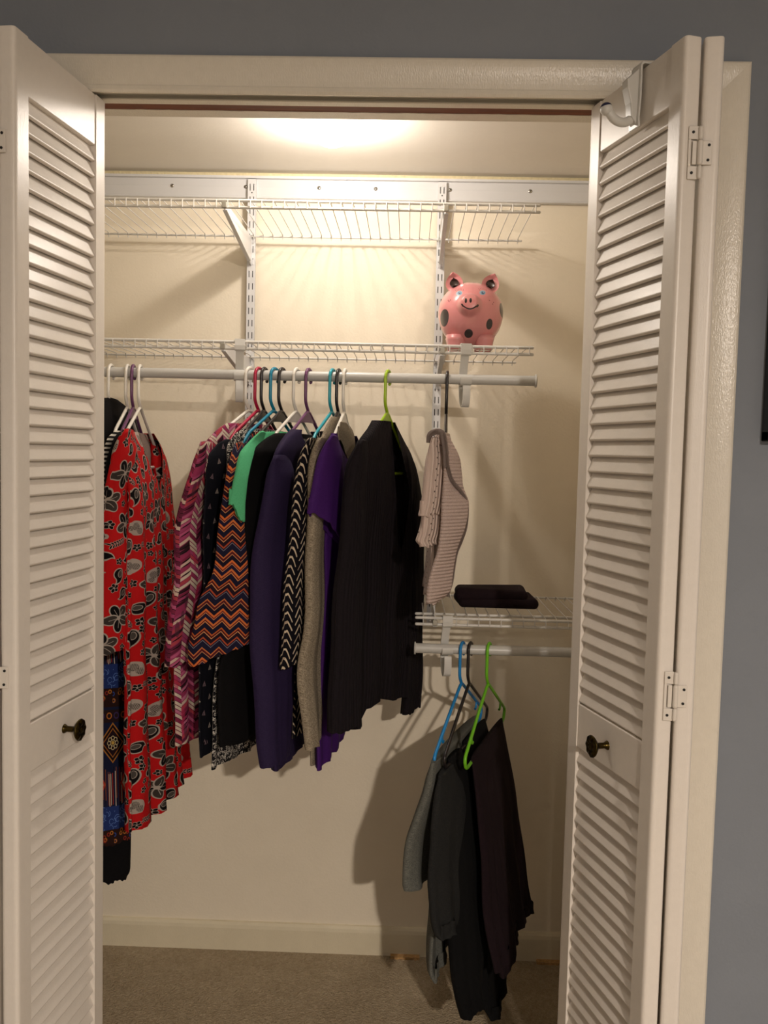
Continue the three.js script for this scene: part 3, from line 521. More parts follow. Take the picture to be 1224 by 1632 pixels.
// levels of each hanging garment, top to hem: height, front edge x z, back edge x z (metres)
const GARMENTS = {
  L1: [
    ['bodice', 'black', [[1.496, -0.682, -0.399, -0.678, -0.481], [1.481, -0.685, -0.342, -0.675, -0.538], [1.462, -0.687, -0.291, -0.673, -0.589], [1.427, -0.689, -0.25, -0.671, -0.63], [1.271, -0.702, -0.25, -0.675, -0.63], [0.95, -0.707, -0.25, -0.677, -0.63]], {t: 0.012}],
    ['printed_skirt', 'tribal', [[0.925, -0.718, -0.4, -0.629, -0.445], [0.686, -0.715, -0.4, -0.63, -0.445], [0.472, -0.706, -0.4, -0.634, -0.445]], {fold: 0.004, t: 0.03}],
    ['black_hem', 'black', [[0.492, -0.711, -0.405, -0.629, -0.44], [0.417, -0.705, -0.405, -0.631, -0.44], [0.394, -0.699, -0.405, -0.633, -0.44], [0.382, -0.687, -0.405, -0.642, -0.44]], {fold: 0.002, t: 0.022}],
  ],
  L2: [
    ['body', 'stripe', [[1.422, -0.627, -0.294, -0.652, -0.586], [1.403, -0.622, -0.24, -0.657, -0.64], [1.382, -0.629, -0.24, -0.659, -0.64], [1.273, -0.635, -0.24, -0.661, -0.64], [1.01, -0.637, -0.24, -0.661, -0.64]], {t: 0.008}],
  ],
  L3: [
    ['body', 'black', [[1.419, -0.608, -0.26, -0.645, -0.62], [1.397, -0.604, -0.225, -0.649, -0.655], [1.351, -0.616, -0.225, -0.652, -0.655], [1.144, -0.625, -0.225, -0.655, -0.655], [1.001, -0.624, -0.225, -0.655, -0.655]], {t: 0.008}],
  ],
  R: [
    ['body', 'red', [[1.421, -0.611, -0.34, -0.619, -0.55], [1.386, -0.591, -0.28, -0.617, -0.61], [1.326, -0.577, -0.25, -0.613, -0.64], [1.254, -0.574, -0.25, -0.603, -0.64], [1.053, -0.571, -0.25, -0.601, -0.64], [0.97, -0.57, -0.25, -0.597, -0.64], [0.869, -0.57, -0.25, -0.581, -0.64], [0.769, -0.568, -0.25, -0.567, -0.64], [0.646, -0.567, -0.25, -0.558, -0.64], [0.567, -0.564, -0.25, -0.552, -0.64]], {fold: 0.012, neck: [0.72, 0.125, -0.1], neckPower: 0.7, wave: 0.03, t: 0.018}],
    ['sleeve', 'red', [[1.424, -0.574, -0.21, -0.601, -0.33], [1.397, -0.587, -0.21, -0.597, -0.33], [1.352, -0.598, -0.21, -0.595, -0.33], [1.298, -0.608, -0.21, -0.594, -0.33], [1.211, -0.614, -0.21, -0.59, -0.33], [1.082, -0.617, -0.21, -0.588, -0.33], [0.962, -0.619, -0.21, -0.589, -0.33]], {fold: 0.003, t: 0.02}],
    ['sleeve', 'red', [[1.407, -0.619, -0.56, -0.638, -0.665], [1.317, -0.608, -0.56, -0.616, -0.665], [1.233, -0.601, -0.56, -0.603, -0.665], [1.16, -0.596, -0.56, -0.591, -0.665], [1.042, -0.589, -0.56, -0.585, -0.665], [0.965, -0.585, -0.56, -0.585, -0.665]], {fold: 0.003, t: 0.018}],
  ],
  M1: [
    ['body', 'pink', [[1.445, -0.404, -0.354, -0.322, -0.526], [1.415, -0.424, -0.312, -0.302, -0.568], [1.381, -0.439, -0.28, -0.287, -0.6], [1.275, -0.451, -0.28, -0.29, -0.6], [1.007, -0.479, -0.28, -0.298, -0.6], [0.919, -0.49, -0.28, -0.302, -0.6], [0.751, -0.487, -0.28, -0.301, -0.6]], {fold: 0.004, t: 0.012}],
    ['sleeve', 'pink', [[1.402, -0.42, -0.215, -0.419, -0.3], [1.348, -0.435, -0.215, -0.425, -0.3], [1.305, -0.449, -0.215, -0.43, -0.3], [1.254, -0.461, -0.215, -0.435, -0.3], [1.201, -0.469, -0.215, -0.438, -0.3], [1.12, -0.468, -0.215, -0.431, -0.3], [1.06, -0.473, -0.215, -0.441, -0.3], [1.001, -0.481, -0.215, -0.452, -0.3], [0.938, -0.486, -0.215, -0.46, -0.3]], {fold: 0.003, t: 0.016}],
  ],
  M2: [
    ['body', 'triangles', [[1.409, -0.396, -0.288, -0.29, -0.592], [1.393, -0.403, -0.269, -0.283, -0.611], [1.369, -0.413, -0.24, -0.273, -0.64], [1.278, -0.42, -0.24, -0.275, -0.64], [1.109, -0.422, -0.24, -0.275, -0.64], [0.937, -0.431, -0.24, -0.278, -0.64], [0.742, -0.426, -0.24, -0.277, -0.64]], {fold: 0.004, t: 0.01}],
  ],
  M3: [
    ['body', 'floral', [[1.433, -0.362, -0.323, -0.298, -0.557], [1.42, -0.369, -0.297, -0.291, -0.583], [1.393, -0.379, -0.262, -0.281, -0.618], [1.363, -0.378, -0.262, -0.281, -0.618], [1.278, -0.381, -0.262, -0.282, -0.618], [1.013, -0.386, -0.262, -0.283, -0.618], [0.932, -0.401, -0.262, -0.288, -0.618], [0.756, -0.408, -0.262, -0.29, -0.618], [0.703, -0.408, -0.262, -0.29, -0.618]], {fold: 0.005, t: 0.01}],
  ],
  M4: [
    ['body', 'zigzag', [[1.427, -0.344, -0.353, -0.27, -0.527], [1.401, -0.356, -0.324, -0.258, -0.556], [1.382, -0.368, -0.296, -0.246, -0.584], [1.334, -0.375, -0.28, -0.239, -0.6], [1.144, -0.378, -0.28, -0.24, -0.6], [1.01, -0.385, -0.28, -0.242, -0.6]], {fold: 0.003, t: 0.009}],
    ['sleeve', 'zigzag', [[1.401, -0.358, -0.26, -0.351, -0.32], [1.364, -0.364, -0.225, -0.341, -0.27], [1.336, -0.368, -0.21, -0.335, -0.24], [1.262, -0.377, -0.203, -0.333, -0.226], [1.227, -0.381, -0.2, -0.332, -0.224], [1.14, -0.391, -0.2, -0.324, -0.224], [1.08, -0.419, -0.2, -0.322, -0.224], [1.027, -0.429, -0.2, -0.32, -0.224], [0.985, -0.441, -0.2, -0.318, -0.224], [0.943, -0.44, -0.2, -0.316, -0.224]], {fold: 0.004, hem: [[0, 0.048], [0.5, 0.022], [1, 0]], t: 0.01}],
  ],
  M5: [
    ['body', 'mint', [[1.428, -0.319, -0.348, -0.262, -0.532], [1.404, -0.331, -0.309, -0.249, -0.571], [1.331, -0.334, -0.3, -0.247, -0.58], [1.048, -0.332, -0.3, -0.246, -0.58]], {t: 0.009}],
    ['sleeve', 'mint', [[1.426, -0.31, -0.27, -0.308, -0.34], [1.403, -0.326, -0.235, -0.313, -0.3], [1.38, -0.337, -0.2, -0.321, -0.24], [1.333, -0.347, -0.182, -0.322, -0.197], [1.281, -0.356, -0.176, -0.325, -0.19]], {fold: 0.002, hem: [[0, -0.04], [1, 0]], t: 0.009}],
  ],
  M6: [
    ['body', 'black', [[1.425, -0.293, -0.323, -0.221, -0.557], [1.404, -0.309, -0.273, -0.206, -0.607], [1.385, -0.32, -0.235, -0.194, -0.645], [1.341, -0.333, -0.235, -0.198, -0.645], [1.256, -0.334, -0.235, -0.198, -0.645], [1.112, -0.335, -0.235, -0.198, -0.645], [0.993, -0.362, -0.235, -0.207, -0.645], [0.939, -0.38, -0.235, -0.212, -0.645], [0.846, -0.381, -0.235, -0.212, -0.645], [0.734, -0.378, -0.235, -0.211, -0.645]], {fold: 0.0025, hem: [[0, 0], [0.68, -0.0], [0.74, 0.028], [1, 0.03]], t: 0.019}],
  ],
  M7: [
    ['body', 'purplenavy', [[1.434, -0.249, -0.334, -0.212, -0.546], [1.418, -0.258, -0.282, -0.203, -0.598], [1.384, -0.268, -0.222, -0.192, -0.658], [1.345, -0.276, -0.222, -0.195, -0.658], [1.261, -0.284, -0.222, -0.197, -0.658], [1.024, -0.282, -0.222, -0.196, -0.658], [0.761, -0.27, -0.222, -0.193, -0.658], [0.724, -0.264, -0.222, -0.191, -0.658]], {neck: [0.75, 0.045], fold: 0.003, t: 0.017}],
    ['sleeve', 'purplenavy', [[1.378, -0.268, -0.205, -0.255, -0.29], [1.362, -0.273, -0.205, -0.25, -0.29], [1.345, -0.278, -0.205, -0.247, -0.29], [1.262, -0.294, -0.205, -0.255, -0.29], [1.146, -0.311, -0.205, -0.245, -0.29], [1.02, -0.311, -0.205, -0.24, -0.29], [0.91, -0.303, -0.205, -0.238, -0.29], [0.792, -0.293, -0.205, -0.241, -0.29], [0.734, -0.285, -0.205, -0.246, -0.29]], {fold: 0.003, t: 0.018}],
  ],
  M8: [
    ['body', 'chevron', [[1.432, -0.198, -0.358, -0.154, -0.522], [1.413, -0.207, -0.327, -0.145, -0.553], [1.392, -0.214, -0.3, -0.138, -0.58], [1.28, -0.223, -0.3, -0.14, -0.58], [1.01, -0.235, -0.3, -0.144, -0.58], [0.836, -0.237, -0.3, -0.144, -0.58], [0.771, -0.237, -0.3, -0.145, -0.58]], {fold: 0.003, t: 0.009}],
    ['sleeve', 'chevron', [[1.414, -0.203, -0.205, -0.196, -0.285], [1.392, -0.211, -0.205, -0.201, -0.285], [1.351, -0.218, -0.205, -0.204, -0.285], [1.272, -0.227, -0.205, -0.207, -0.285], [1.13, -0.239, -0.205, -0.207, -0.285], [1.022, -0.244, -0.205, -0.21, -0.285], [0.945, -0.245, -0.205, -0.222, -0.285]], {fold: 0.002, t: 0.014}],
  ],
  M9: [
    ['body', 'heather', [[1.465, -0.172, -0.381, -0.151, -0.499], [1.431, -0.182, -0.327, -0.142, -0.553], [1.398, -0.188, -0.29, -0.135, -0.59], [1.234, -0.18, -0.29, -0.133, -0.59], [1.014, -0.184, -0.29, -0.134, -0.59], [0.744, -0.194, -0.29, -0.137, -0.59], [0.71, -0.192, -0.29, -0.137, -0.59]], {fold: 0.003, t: 0.01}],
    ['sleeve', 'heather', [[1.415, -0.181, -0.205, -0.174, -0.29], [1.397, -0.187, -0.205, -0.178, -0.29], [1.352, -0.193, -0.205, -0.181, -0.29], [1.286, -0.195, -0.205, -0.182, -0.29], [1.158, -0.197, -0.205, -0.181, -0.29], [1.023, -0.201, -0.205, -0.179, -0.29], [0.949, -0.211, -0.205, -0.18, -0.29], [0.894, -0.211, -0.205, -0.18, -0.29], [0.835, -0.202, -0.205, -0.179, -0.29], [0.775, -0.19, -0.205, -0.179, -0.29]], {fold: 0.003, t: 0.015}],
  ],
  M10: [
    ['body', 'purple', [[1.427, -0.161, -0.304, -0.132, -0.601], [1.398, -0.163, -0.278, -0.125, -0.676], [1.335, -0.164, -0.27, -0.116, -0.62], [1.217, -0.166, -0.27, -0.112, -0.62], [1.049, -0.165, -0.27, -0.108, -0.62], [0.897, -0.172, -0.27, -0.111, -0.62], [0.709, -0.176, -0.27, -0.139, -0.62]], {fold: 0.005, neck: [0.85, 0.075], t: 0.011}],
    ['sleeve', 'purple', [[1.42, -0.155, -0.18, -0.155, -0.31], [1.399, -0.166, -0.18, -0.149, -0.31], [1.367, -0.176, -0.18, -0.144, -0.31], [1.319, -0.185, -0.18, -0.138, -0.31], [1.266, -0.196, -0.18, -0.134, -0.31]], {fold: 0.003, hem: [[0, -0.075], [0.7, -0.02], [1, 0]], t: 0.015}],
  ],
  M11: [
    ['body', 'blackrib', [[1.458, -0.075, -0.359, -0.041, -0.474], [1.436, -0.086, -0.32, -0.027, -0.523], [1.415, -0.099, -0.275, -0.015, -0.564], [1.39, -0.107, -0.25, -0.002, -0.6], [1.368, -0.113, -0.25, 0.006, -0.6], [1.311, -0.119, -0.25, 0.018, -0.6], [1.22, -0.125, -0.25, 0.023, -0.6], [1.127, -0.131, -0.25, 0.026, -0.6], [1.023, -0.135, -0.25, 0.027, -0.6], [0.903, -0.138, -0.25, 0.028, -0.6], [0.797, -0.141, -0.25, 0.028, -0.6]], {fold: 0.007, neck: [0.3, 0.3, -0.32], neckPower: 0.35, hem: [[0, 0.0], [0.35, 0.01], [0.55, 0.035], [0.72, 0.03], [0.76, -0.005], [1, 0]], t: 0.018}],
    ['sleeve', 'blackrib', [[1.412, -0.1, -0.2, -0.092, -0.285], [1.357, -0.114, -0.2, -0.099, -0.285], [1.288, -0.119, -0.2, -0.1, -0.285], [1.161, -0.128, -0.2, -0.102, -0.285], [1.033, -0.136, -0.2, -0.102, -0.285], [0.903, -0.139, -0.2, -0.102, -0.285], [0.814, -0.144, -0.2, -0.094, -0.285]], {fold: 0.004, t: 0.02}],
    ['sleeve', 'blackrib', [[1.403, -0.018, -0.555, -0.006, -0.66], [1.332, -0.001, -0.555, 0.016, -0.66], [1.271, 0.005, -0.555, 0.026, -0.66], [1.181, 0.01, -0.555, 0.036, -0.66], [1.059, 0.012, -0.555, 0.034, -0.66], [0.875, 0.006, -0.555, 0.038, -0.66], [0.75, 0.001, -0.555, 0.039, -0.66]], {fold: 0.003, t: 0.016}],
  ],
  M12: [
    ['body', 'cable', [[1.433, 0.059, -0.209, 0.086, -0.475], [1.411, 0.058, -0.2, 0.086, -0.475], [1.367, 0.061, -0.235, 0.082, -0.645], [1.291, 0.065, -0.235, 0.085, -0.645], [1.2, 0.063, -0.235, 0.086, -0.645], [1.136, 0.061, -0.235, 0.083, -0.645], [1.09, 0.06, -0.235, 0.079, -0.645]], {fold: 0.003, t: 0.026}],
    ['sleeve', 'cable', [[1.421, 0.045, -0.19, 0.067, -0.235], [1.399, 0.043, -0.19, 0.073, -0.235], [1.349, 0.037, -0.19, 0.076, -0.235], [1.294, 0.032, -0.19, 0.07, -0.235], [1.266, 0.026, -0.19, 0.065, -0.235]], {fold: 0.002, t: 0.016}],
    ['lower_fold', 'cable', [[1.277, 0.031, -0.195, 0.073, -0.24], [1.244, 0.028, -0.195, 0.072, -0.24], [1.226, 0.024, -0.195, 0.072, -0.24], [1.214, 0.021, -0.195, 0.069, -0.24], [1.204, 0.03, -0.195, 0.067, -0.24]], {fold: 0.003, flat: 1, t: 0.014}],
  ],
  J: [
    ['short_end', 'denim', [[0.747, 0.065, -0.235, 0.183, -0.585], [0.684, 0.056, -0.235, 0.16, -0.585], [0.622, 0.033, -0.235, 0.16, -0.585], [0.57, 0.017, -0.235, 0.16, -0.585], [0.48, 0.017, -0.235, 0.153, -0.585], [0.464, 0.021, -0.235, 0.149, -0.585]], {fold: 0.004, ridge: 1, t: 0.022}],
    ['long_end', 'denim', [[0.735, 0.077, -0.27, 0.175, -0.56], [0.454, 0.072, -0.27, 0.132, -0.56], [0.342, 0.071, -0.27, 0.131, -0.56], [0.268, 0.072, -0.27, 0.131, -0.56], [0.246, 0.083, -0.27, 0.129, -0.56]], {fold: 0.005, ridge: 1, t: 0.012}],
  ],
  C: [
    ['short_end', 'charcoal', [[0.725, 0.082, -0.22, 0.126, -0.36], [0.692, 0.078, -0.22, 0.138, -0.36], [0.612, 0.068, -0.22, 0.149, -0.36], [0.506, 0.067, -0.22, 0.153, -0.36], [0.44, 0.072, -0.22, 0.151, -0.36], [0.405, 0.076, -0.22, 0.149, -0.36], [0.38, 0.086, -0.22, 0.143, -0.36], [0.369, 0.1, -0.22, 0.132, -0.36]], {fold: 0.003, ridge: 1, t: 0.016}],
    ['leg', 'blacktrouser', [[0.735, 0.104, -0.29, 0.13, -0.37], [0.612, 0.101, -0.29, 0.158, -0.37], [0.473, 0.11, -0.29, 0.176, -0.37], [0.262, 0.122, -0.29, 0.194, -0.37], [0.192, 0.14, -0.29, 0.196, -0.37], [0.156, 0.154, -0.29, 0.193, -0.37]], {fold: 0.004, ridge: 1, t: 0.018}],
    ['leg', 'blacktrouser', [[0.735, 0.142, -0.41, 0.203, -0.6], [0.674, 0.147, -0.41, 0.218, -0.6], [0.564, 0.156, -0.41, 0.234, -0.6], [0.343, 0.177, -0.41, 0.26, -0.6], [0.179, 0.194, -0.41, 0.275, -0.6], [0.119, 0.204, -0.41, 0.278, -0.6], [0.074, 0.227, -0.41, 0.273, -0.6]], {fold: 0.004, ridge: 1, t: 0.013}],
  ],
  D: [
    ['short_end', 'maroon', [[0.735, 0.15, -0.3, 0.249, -0.61], [0.624, 0.17, -0.3, 0.269, -0.61], [0.53, 0.18, -0.3, 0.288, -0.61], [0.342, 0.202, -0.3, 0.315, -0.61], [0.246, 0.226, -0.3, 0.335, -0.61]], {fold: 0.006, ridge: 1, hem: [[0, 0], [0.5, 0.02], [1, 0.01]], t: 0.013}],
    ['long_end', 'maroon', [[0.735, 0.157, -0.32, 0.195, -0.44], [0.462, 0.195, -0.32, 0.249, -0.44], [0.32, 0.213, -0.32, 0.274, -0.44], [0.256, 0.23, -0.32, 0.276, -0.44], [0.235, 0.238, -0.32, 0.269, -0.44]], {fold: 0.004, ridge: 1, t: 0.011}],
  ],
};
const BAND = [[1.425, 0.063, -0.19, 0.082, -0.245], [1.383, 0.073, -0.19, 0.102, -0.245], [1.347, 0.073, -0.19, 0.107, -0.245], [1.322, 0.071, -0.19, 0.11, -0.245], [1.289, 0.068, -0.19, 0.123, -0.245], [1.243, 0.068, -0.19, 0.12, -0.245], [1.198, 0.066, -0.19, 0.105, -0.245], [1.161, 0.055, -0.19, 0.098, -0.245], [1.133, 0.047, -0.19, 0.094, -0.245], [1.105, 0.044, -0.19, 0.087, -0.245], [1.086, 0.045, -0.19, 0.064, -0.245]];
const ROLL = [[0.040, 1.410, -0.200], [0.041, 1.425, -0.200], [0.048, 1.431, -0.200], [0.058, 1.433, -0.200], [0.066, 1.428, -0.195], [0.070, 1.412, -0.190], [0.073, 1.391, -0.187], [0.075, 1.362, -0.187]];
const EDGE = [[0.066, 1.431, -0.230], [0.071, 1.412, -0.200], [0.077, 1.368, -0.190], [0.087, 1.337, -0.195], [0.105, 1.316, -0.215], [0.118, 1.296, -0.235], [0.122, 1.276, -0.240], [0.120, 1.240, -0.240], [0.112, 1.212, -0.240], [0.102, 1.185, -0.240], [0.097, 1.149, -0.240], [0.094, 1.125, -0.240], [0.086, 1.096, -0.240]];
const LINING = [[1.453, -0.151, -0.34, -0.145, -0.55], [1.436, -0.153, -0.34, -0.135, -0.55], [1.415, -0.156, -0.34, -0.13, -0.55], [1.388, -0.155, -0.34, -0.128, -0.55], [1.364, -0.15, -0.34, -0.128, -0.55]];
const LABEL = [-0.236, 1.406, -0.450];
const INSIDE = [[1.418, -0.612, -0.36, -0.63, -0.55], [1.384, -0.613, -0.36, -0.623, -0.55], [1.336, -0.611, -0.36, -0.62, -0.55], [1.267, -0.608, -0.36, -0.62, -0.55]];
const ABOUT = {
  L1: ['dress', 'black dress with a printed blue and orange skirt at the far left of the rod', 'dress'],
  L2: ['striped_top', 'black and white striped top squeezed beside the black dress at the left', 'top'],
  L3: ['black_top', 'plain black top on the plum hanger beside the red dress', 'top'],
  R: ['dress', 'red paisley dress with black and grey flowers at the left of the rod', 'dress'],
  M1: ['blouse', 'pink blouse with a feathered magenta and cream print', 'blouse'],
  M2: ['blouse', 'navy blouse printed with small grey triangles', 'blouse'],
  M3: ['blouse', 'black and white floral print blouse whose hem shows below the black top', 'blouse'],
  M4: ['top', 'orange and navy zigzag top with a wide sleeve', 'top'],
  M5: ['t_shirt', 'mint green short-sleeved t-shirt', 't-shirt'],
  M6: ['black_top', 'black top hanging between the green t-shirt and the dark purple sweater', 'top'],
  M7: ['sweater', 'dark purple and navy long-sleeved sweater', 'sweater'],
  M8: ['blouse', 'black blouse with cream chevron print', 'blouse'],
  M9: ['cardigan', 'grey heather cardigan beside the purple top', 'cardigan'],
  M10: ['t_shirt', 'bright purple short-sleeved top with an open neckline', 'top'],
  M11: ['cardigan', 'long black ribbed open cardigan on the lime green hanger', 'cardigan'],
  M12: ['cardigan', 'lavender grey cable-knit cardigan hanging by itself at the rod end', 'cardigan'],
  J: ['jeans', 'faded grey jeans folded over the blue hanger', 'jeans'],
  C: ['trousers', 'charcoal and black trousers folded over the black hanger', 'trousers'],
  D: ['trousers', 'dark maroon trousers folded over the bright green hanger', 'trousers'],
};
const made = {}; let seedNo = 100;
for (const [key, parts] of Object.entries(GARMENTS)) {
  const [name, label, cat] = ABOUT[key];
  const L0 = parts[0][2], origin = [(L0[0][1] + L0[0][3]) / 2, L0[0][0], (L0[0][2] + L0[0][4]) / 2];
  const t = thing(name, label, cat, origin); made[key] = t;
  for (const [pn, pm, levels, opt] of parts) {
    const local = levels.map(([y, a, b, c, d]) => [y - origin[1], a - origin[0], b - origin[2], c - origin[0], d - origin[2]]);
    part(pn, drape(local, opt, ++seedNo), C[pm], t);
  }
}

// ---------------------------------------------------------------- hangers
const plastic = (color, roughness = 0.3) => new THREE.MeshPhysicalMaterial({ color, roughness, clearcoat: 0.2, clearcoatRoughness: 0.3 });
const H = { white: plastic(0xe9e5dc), plum: plastic(0x6a3a66), magenta: plastic(0xb0123f), black: plastic(0x1d1718), darkWeb: plastic(0x221a1b), teal: plastic(0x0f82a2), aqua: plastic(0x2aa3b4), lime: plastic(0x9fc21a), blue: plastic(0x1583c8), green: plastic(0x6fc01f) };
const hookGeo = (() => { const pts = []; for (let i = 0; i <= 12; i++) { const a = -0.75 + i / 12 * (PI + 0.75); pts.push([0, -0.0015 + 0.0172 * sin(PI - a), 0.0172 * cos(PI - a)]); } // tip at the back, over the rod, to the front
  pts.push([0, -0.03, 0.0175], [0, -0.052, 0.0172], [0, -0.064, 0.0125], [0, -0.0745, 0.0035], [0, -0.079, 0]);
  return merge([new THREE.TubeGeometry(curve(pts, false, 0.5), 70, 0.0037, 10), new THREE.SphereGeometry(0.0037, 10, 8).translate(...pts[0])]); })();
const frameGeo = (e) => {
  const path = new THREE.CurvePath(), P = rounded([[0, -0.13, 0.1], [0, -0.19, e], [0, -0.2165, e - 0.014], [0, -0.2165, -e + 0.014], [0, -0.19, -e], [0, -0.077, 0], [0, -0.13, 0.1001]], 0.014); P.curves.forEach((c) => path.add(c));
  return new THREE.TubeGeometry(path, 150, 0.0037, 9, false); };
const shirtFrame = frameGeo(0.166), barFrame = frameGeo(0.205);
const webGeo = (() => { const s = new THREE.Shape(); s.moveTo(0, -0.076); s.lineTo(0.052, -0.106); s.quadraticCurveTo(0, -0.102, -0.052, -0.106); s.closePath(); const g = new THREE.ExtrudeGeometry(s, { depth: 0.003, bevelEnabled: true, bevelSize: 0.0006, bevelThickness: 0.0006, bevelSegments: 1 }); g.translate(0, 0, -0.0015); g.rotateY(PI / 2); return g; })();
const loopGeo = merge([tube([[0, -0.155, 0.148], [0, -0.168, 0.146], [0, -0.176, 0.14], [0, -0.174, 0.134]], 0.0026, 12), tube([[0, -0.155, -0.148], [0, -0.168, -0.146], [0, -0.176, -0.14], [0, -0.174, -0.134]], 0.0026, 12)]);
function hanger(label, material, x, rodY, yaw, { web = false, loops = false, roll = 0 } = {}) {
  const t = thing('clothes_hanger', label, 'hanger', [x, rodY, SZF], yaw, rodY > 1.2 ? 'plastic hangers on the long rod' : 'plastic hangers on the short rod');
  part('hook', hookGeo, material, t); part('frame', rodY < 1.2 ? barFrame : shirtFrame, material, t);
  if (web) part('web', webGeo, material, t);
  if (loops) part('loop', loopGeo, material, t);
  return t;
}
for (const [label, m, x, yaw, o] of [
  ['white plastic hanger at the left end of the rod holding the black dress', H.white, -0.68, -0.04, {}],
  ['white plastic hanger tucked behind the plum hanger on the left', H.white, -0.642, 0.06, {}],
  ['plum plastic hanger holding a black top on the left', H.plum, -0.629, 0.08, { web: true }],
  ['white plastic hanger in the open neckline of the red dress', H.white, -0.613, 0.03, {}],
  ['white plastic hanger holding the pink feather print blouse', H.white, -0.363, -0.445, {}],
  ['magenta plastic hanger holding the navy triangle print blouse', H.magenta, -0.343, -0.34, {}],
  ['black plastic hanger between the magenta and the teal hangers', H.black, -0.33, -0.27, { web: true }],
  ['teal plastic hanger holding the zigzag top', H.teal, -0.307, -0.4, {}],
  ['black plastic hanger holding the mint green t-shirt', H.black, -0.29, -0.3, { web: true }],
  ['white plastic hanger with its tip over the black top', H.white, -0.257, -0.3, { web: true }],
  ['plum plastic hanger in the neckline of the dark purple sweater', H.plum, -0.23, -0.26, { web: true }],
  ['aqua plastic hanger holding the chevron print blouse', H.aqua, -0.176, -0.26, {}],
  ['black plastic hanger holding the grey heather cardigan', H.black, -0.162, -0.18, { web: true }],
  ['white plastic hanger in the open neckline of the purple top', H.white, -0.148, -0.12, { web: true }],
  ['lime green plastic hanger holding the long black cardigan', H.lime, -0.051, -0.284, { web: true }],
  ['black plastic hanger holding the lavender grey cardigan', H.black, 0.082, -0.05, {}],
]) hanger(label, m, x, RY, yaw, o);
hanger('bright blue plastic hanger holding the grey jeans', H.blue, 0.134, LY, -0.326, { loops: true });
hanger('black plastic hanger on the short rod holding dark trousers', H.black, 0.152, LY, -0.31, {});
hanger('bright green plastic hanger holding the dark maroon trousers', H.green, 0.195, LY, -0.31, { loops: true, web: false });

// ---------------------------------------------------------------- details of single garments
{ // ribbed shawl band and rolled edges of the knit cardigan
  const t = made.M12, o = t.position;
  const at = (p) => [p[0] - o.x, p[1] - o.y, p[2] - o.z];
  part('shawl_band', drape(BAND.map(([y, a, b, c, d]) => [y - o.y, a - o.x, b - o.z, c - o.x, d - o.z]), { t: 0.009, fold: 0.001 }, 301), C.band, t);
  part('collar_roll', tube(ROLL.map(at), 0.0062, 40, false, 10), C.band, t);
  part('band_edge', tube(EDGE.map(at), 0.0042, 60, false, 8), C.band, t);
}
{ // grey lining hanging in the neckline of the purple top
  const t = made.M10, o = t.position;
  part('grey_lining', drape(LINING.map(([y, a, b, c, d]) => [y - o.y, a - o.x, b - o.z, c - o.x, d - o.z]), { t: 0.006, fold: 0.006, hem: [[0, 0], [0.35, -0.012], [1, 0.05]] }, 302), C.heather, t).userData.label = 'grey heather lining';
}
{ // paler wrong side of the cloth seen through the red dress's neckline
  const t = made.R, o = t.position;
  part('inside_back', drape(INSIDE.map(([y, a, b, c, d]) => [y - o.y, a - o.x, b - o.z, c - o.x, d - o.z]), { t: 0.003, fold: 0.002 }, 303), C.lining, t).userData.label = 'pale wrong side of the cloth inside the neckline';
}
{ // woven size label inside the sweater's neckline
  const t = made.M7, o = t.position;
  part('size_label', box(-0.0006, 0.0006, -0.009, 0.009, -0.012, 0.012), mat(0x8e8a80, 0.9), t, [LABEL[0] - o.x, LABEL[1] - o.y, LABEL[2] - o.z]).rotation.y = -0.26;
}
{ // folded dark trousers lying on the low shelf
  const t = thing('folded_trousers', 'dark plum trousers folded flat on the low wire shelf', 'trousers', [0.222, S3 + 0.0015, -0.625]);
  const layer = (y0, y1, x0, x1, z0, z1, seed) => { const g = new RoundedBoxGeometry(x1 - x0, y1 - y0, z1 - z0, 10, (y1 - y0) * 0.47), p = g.attributes.position, r = rng(seed), a = r() * 6, b = r() * 6;
    for (let i = 0; i < p.count; i++) { const X = p.getX(i), Y = p.getY(i), Z = p.getZ(i); p.setY(i, Y * (1 + 0.14 * sin(X * 40 + a)) + (Y > 0 ? 0.0025 * sin(X * 28 + Z * 30 + b) : 0)); p.setZ(i, Z + 0.004 * sin(X * 33 + a)); p.setX(i, X + 0.004 * sin(Z * 50 + b)); }
    g.computeVertexNormals(); g.translate((x0 + x1) / 2, (y0 + y1) / 2, (z0 + z1) / 2); metreUV(g); return g; };
  part('lower_fold', layer(0, 0.024, -0.096, 0.098, -0.04, 0.066, 1), C.maroon, t);
  part('upper_fold', layer(0.015, 0.043, -0.098, 0.078, -0.042, 0.060, 2), C.maroon, t);
}

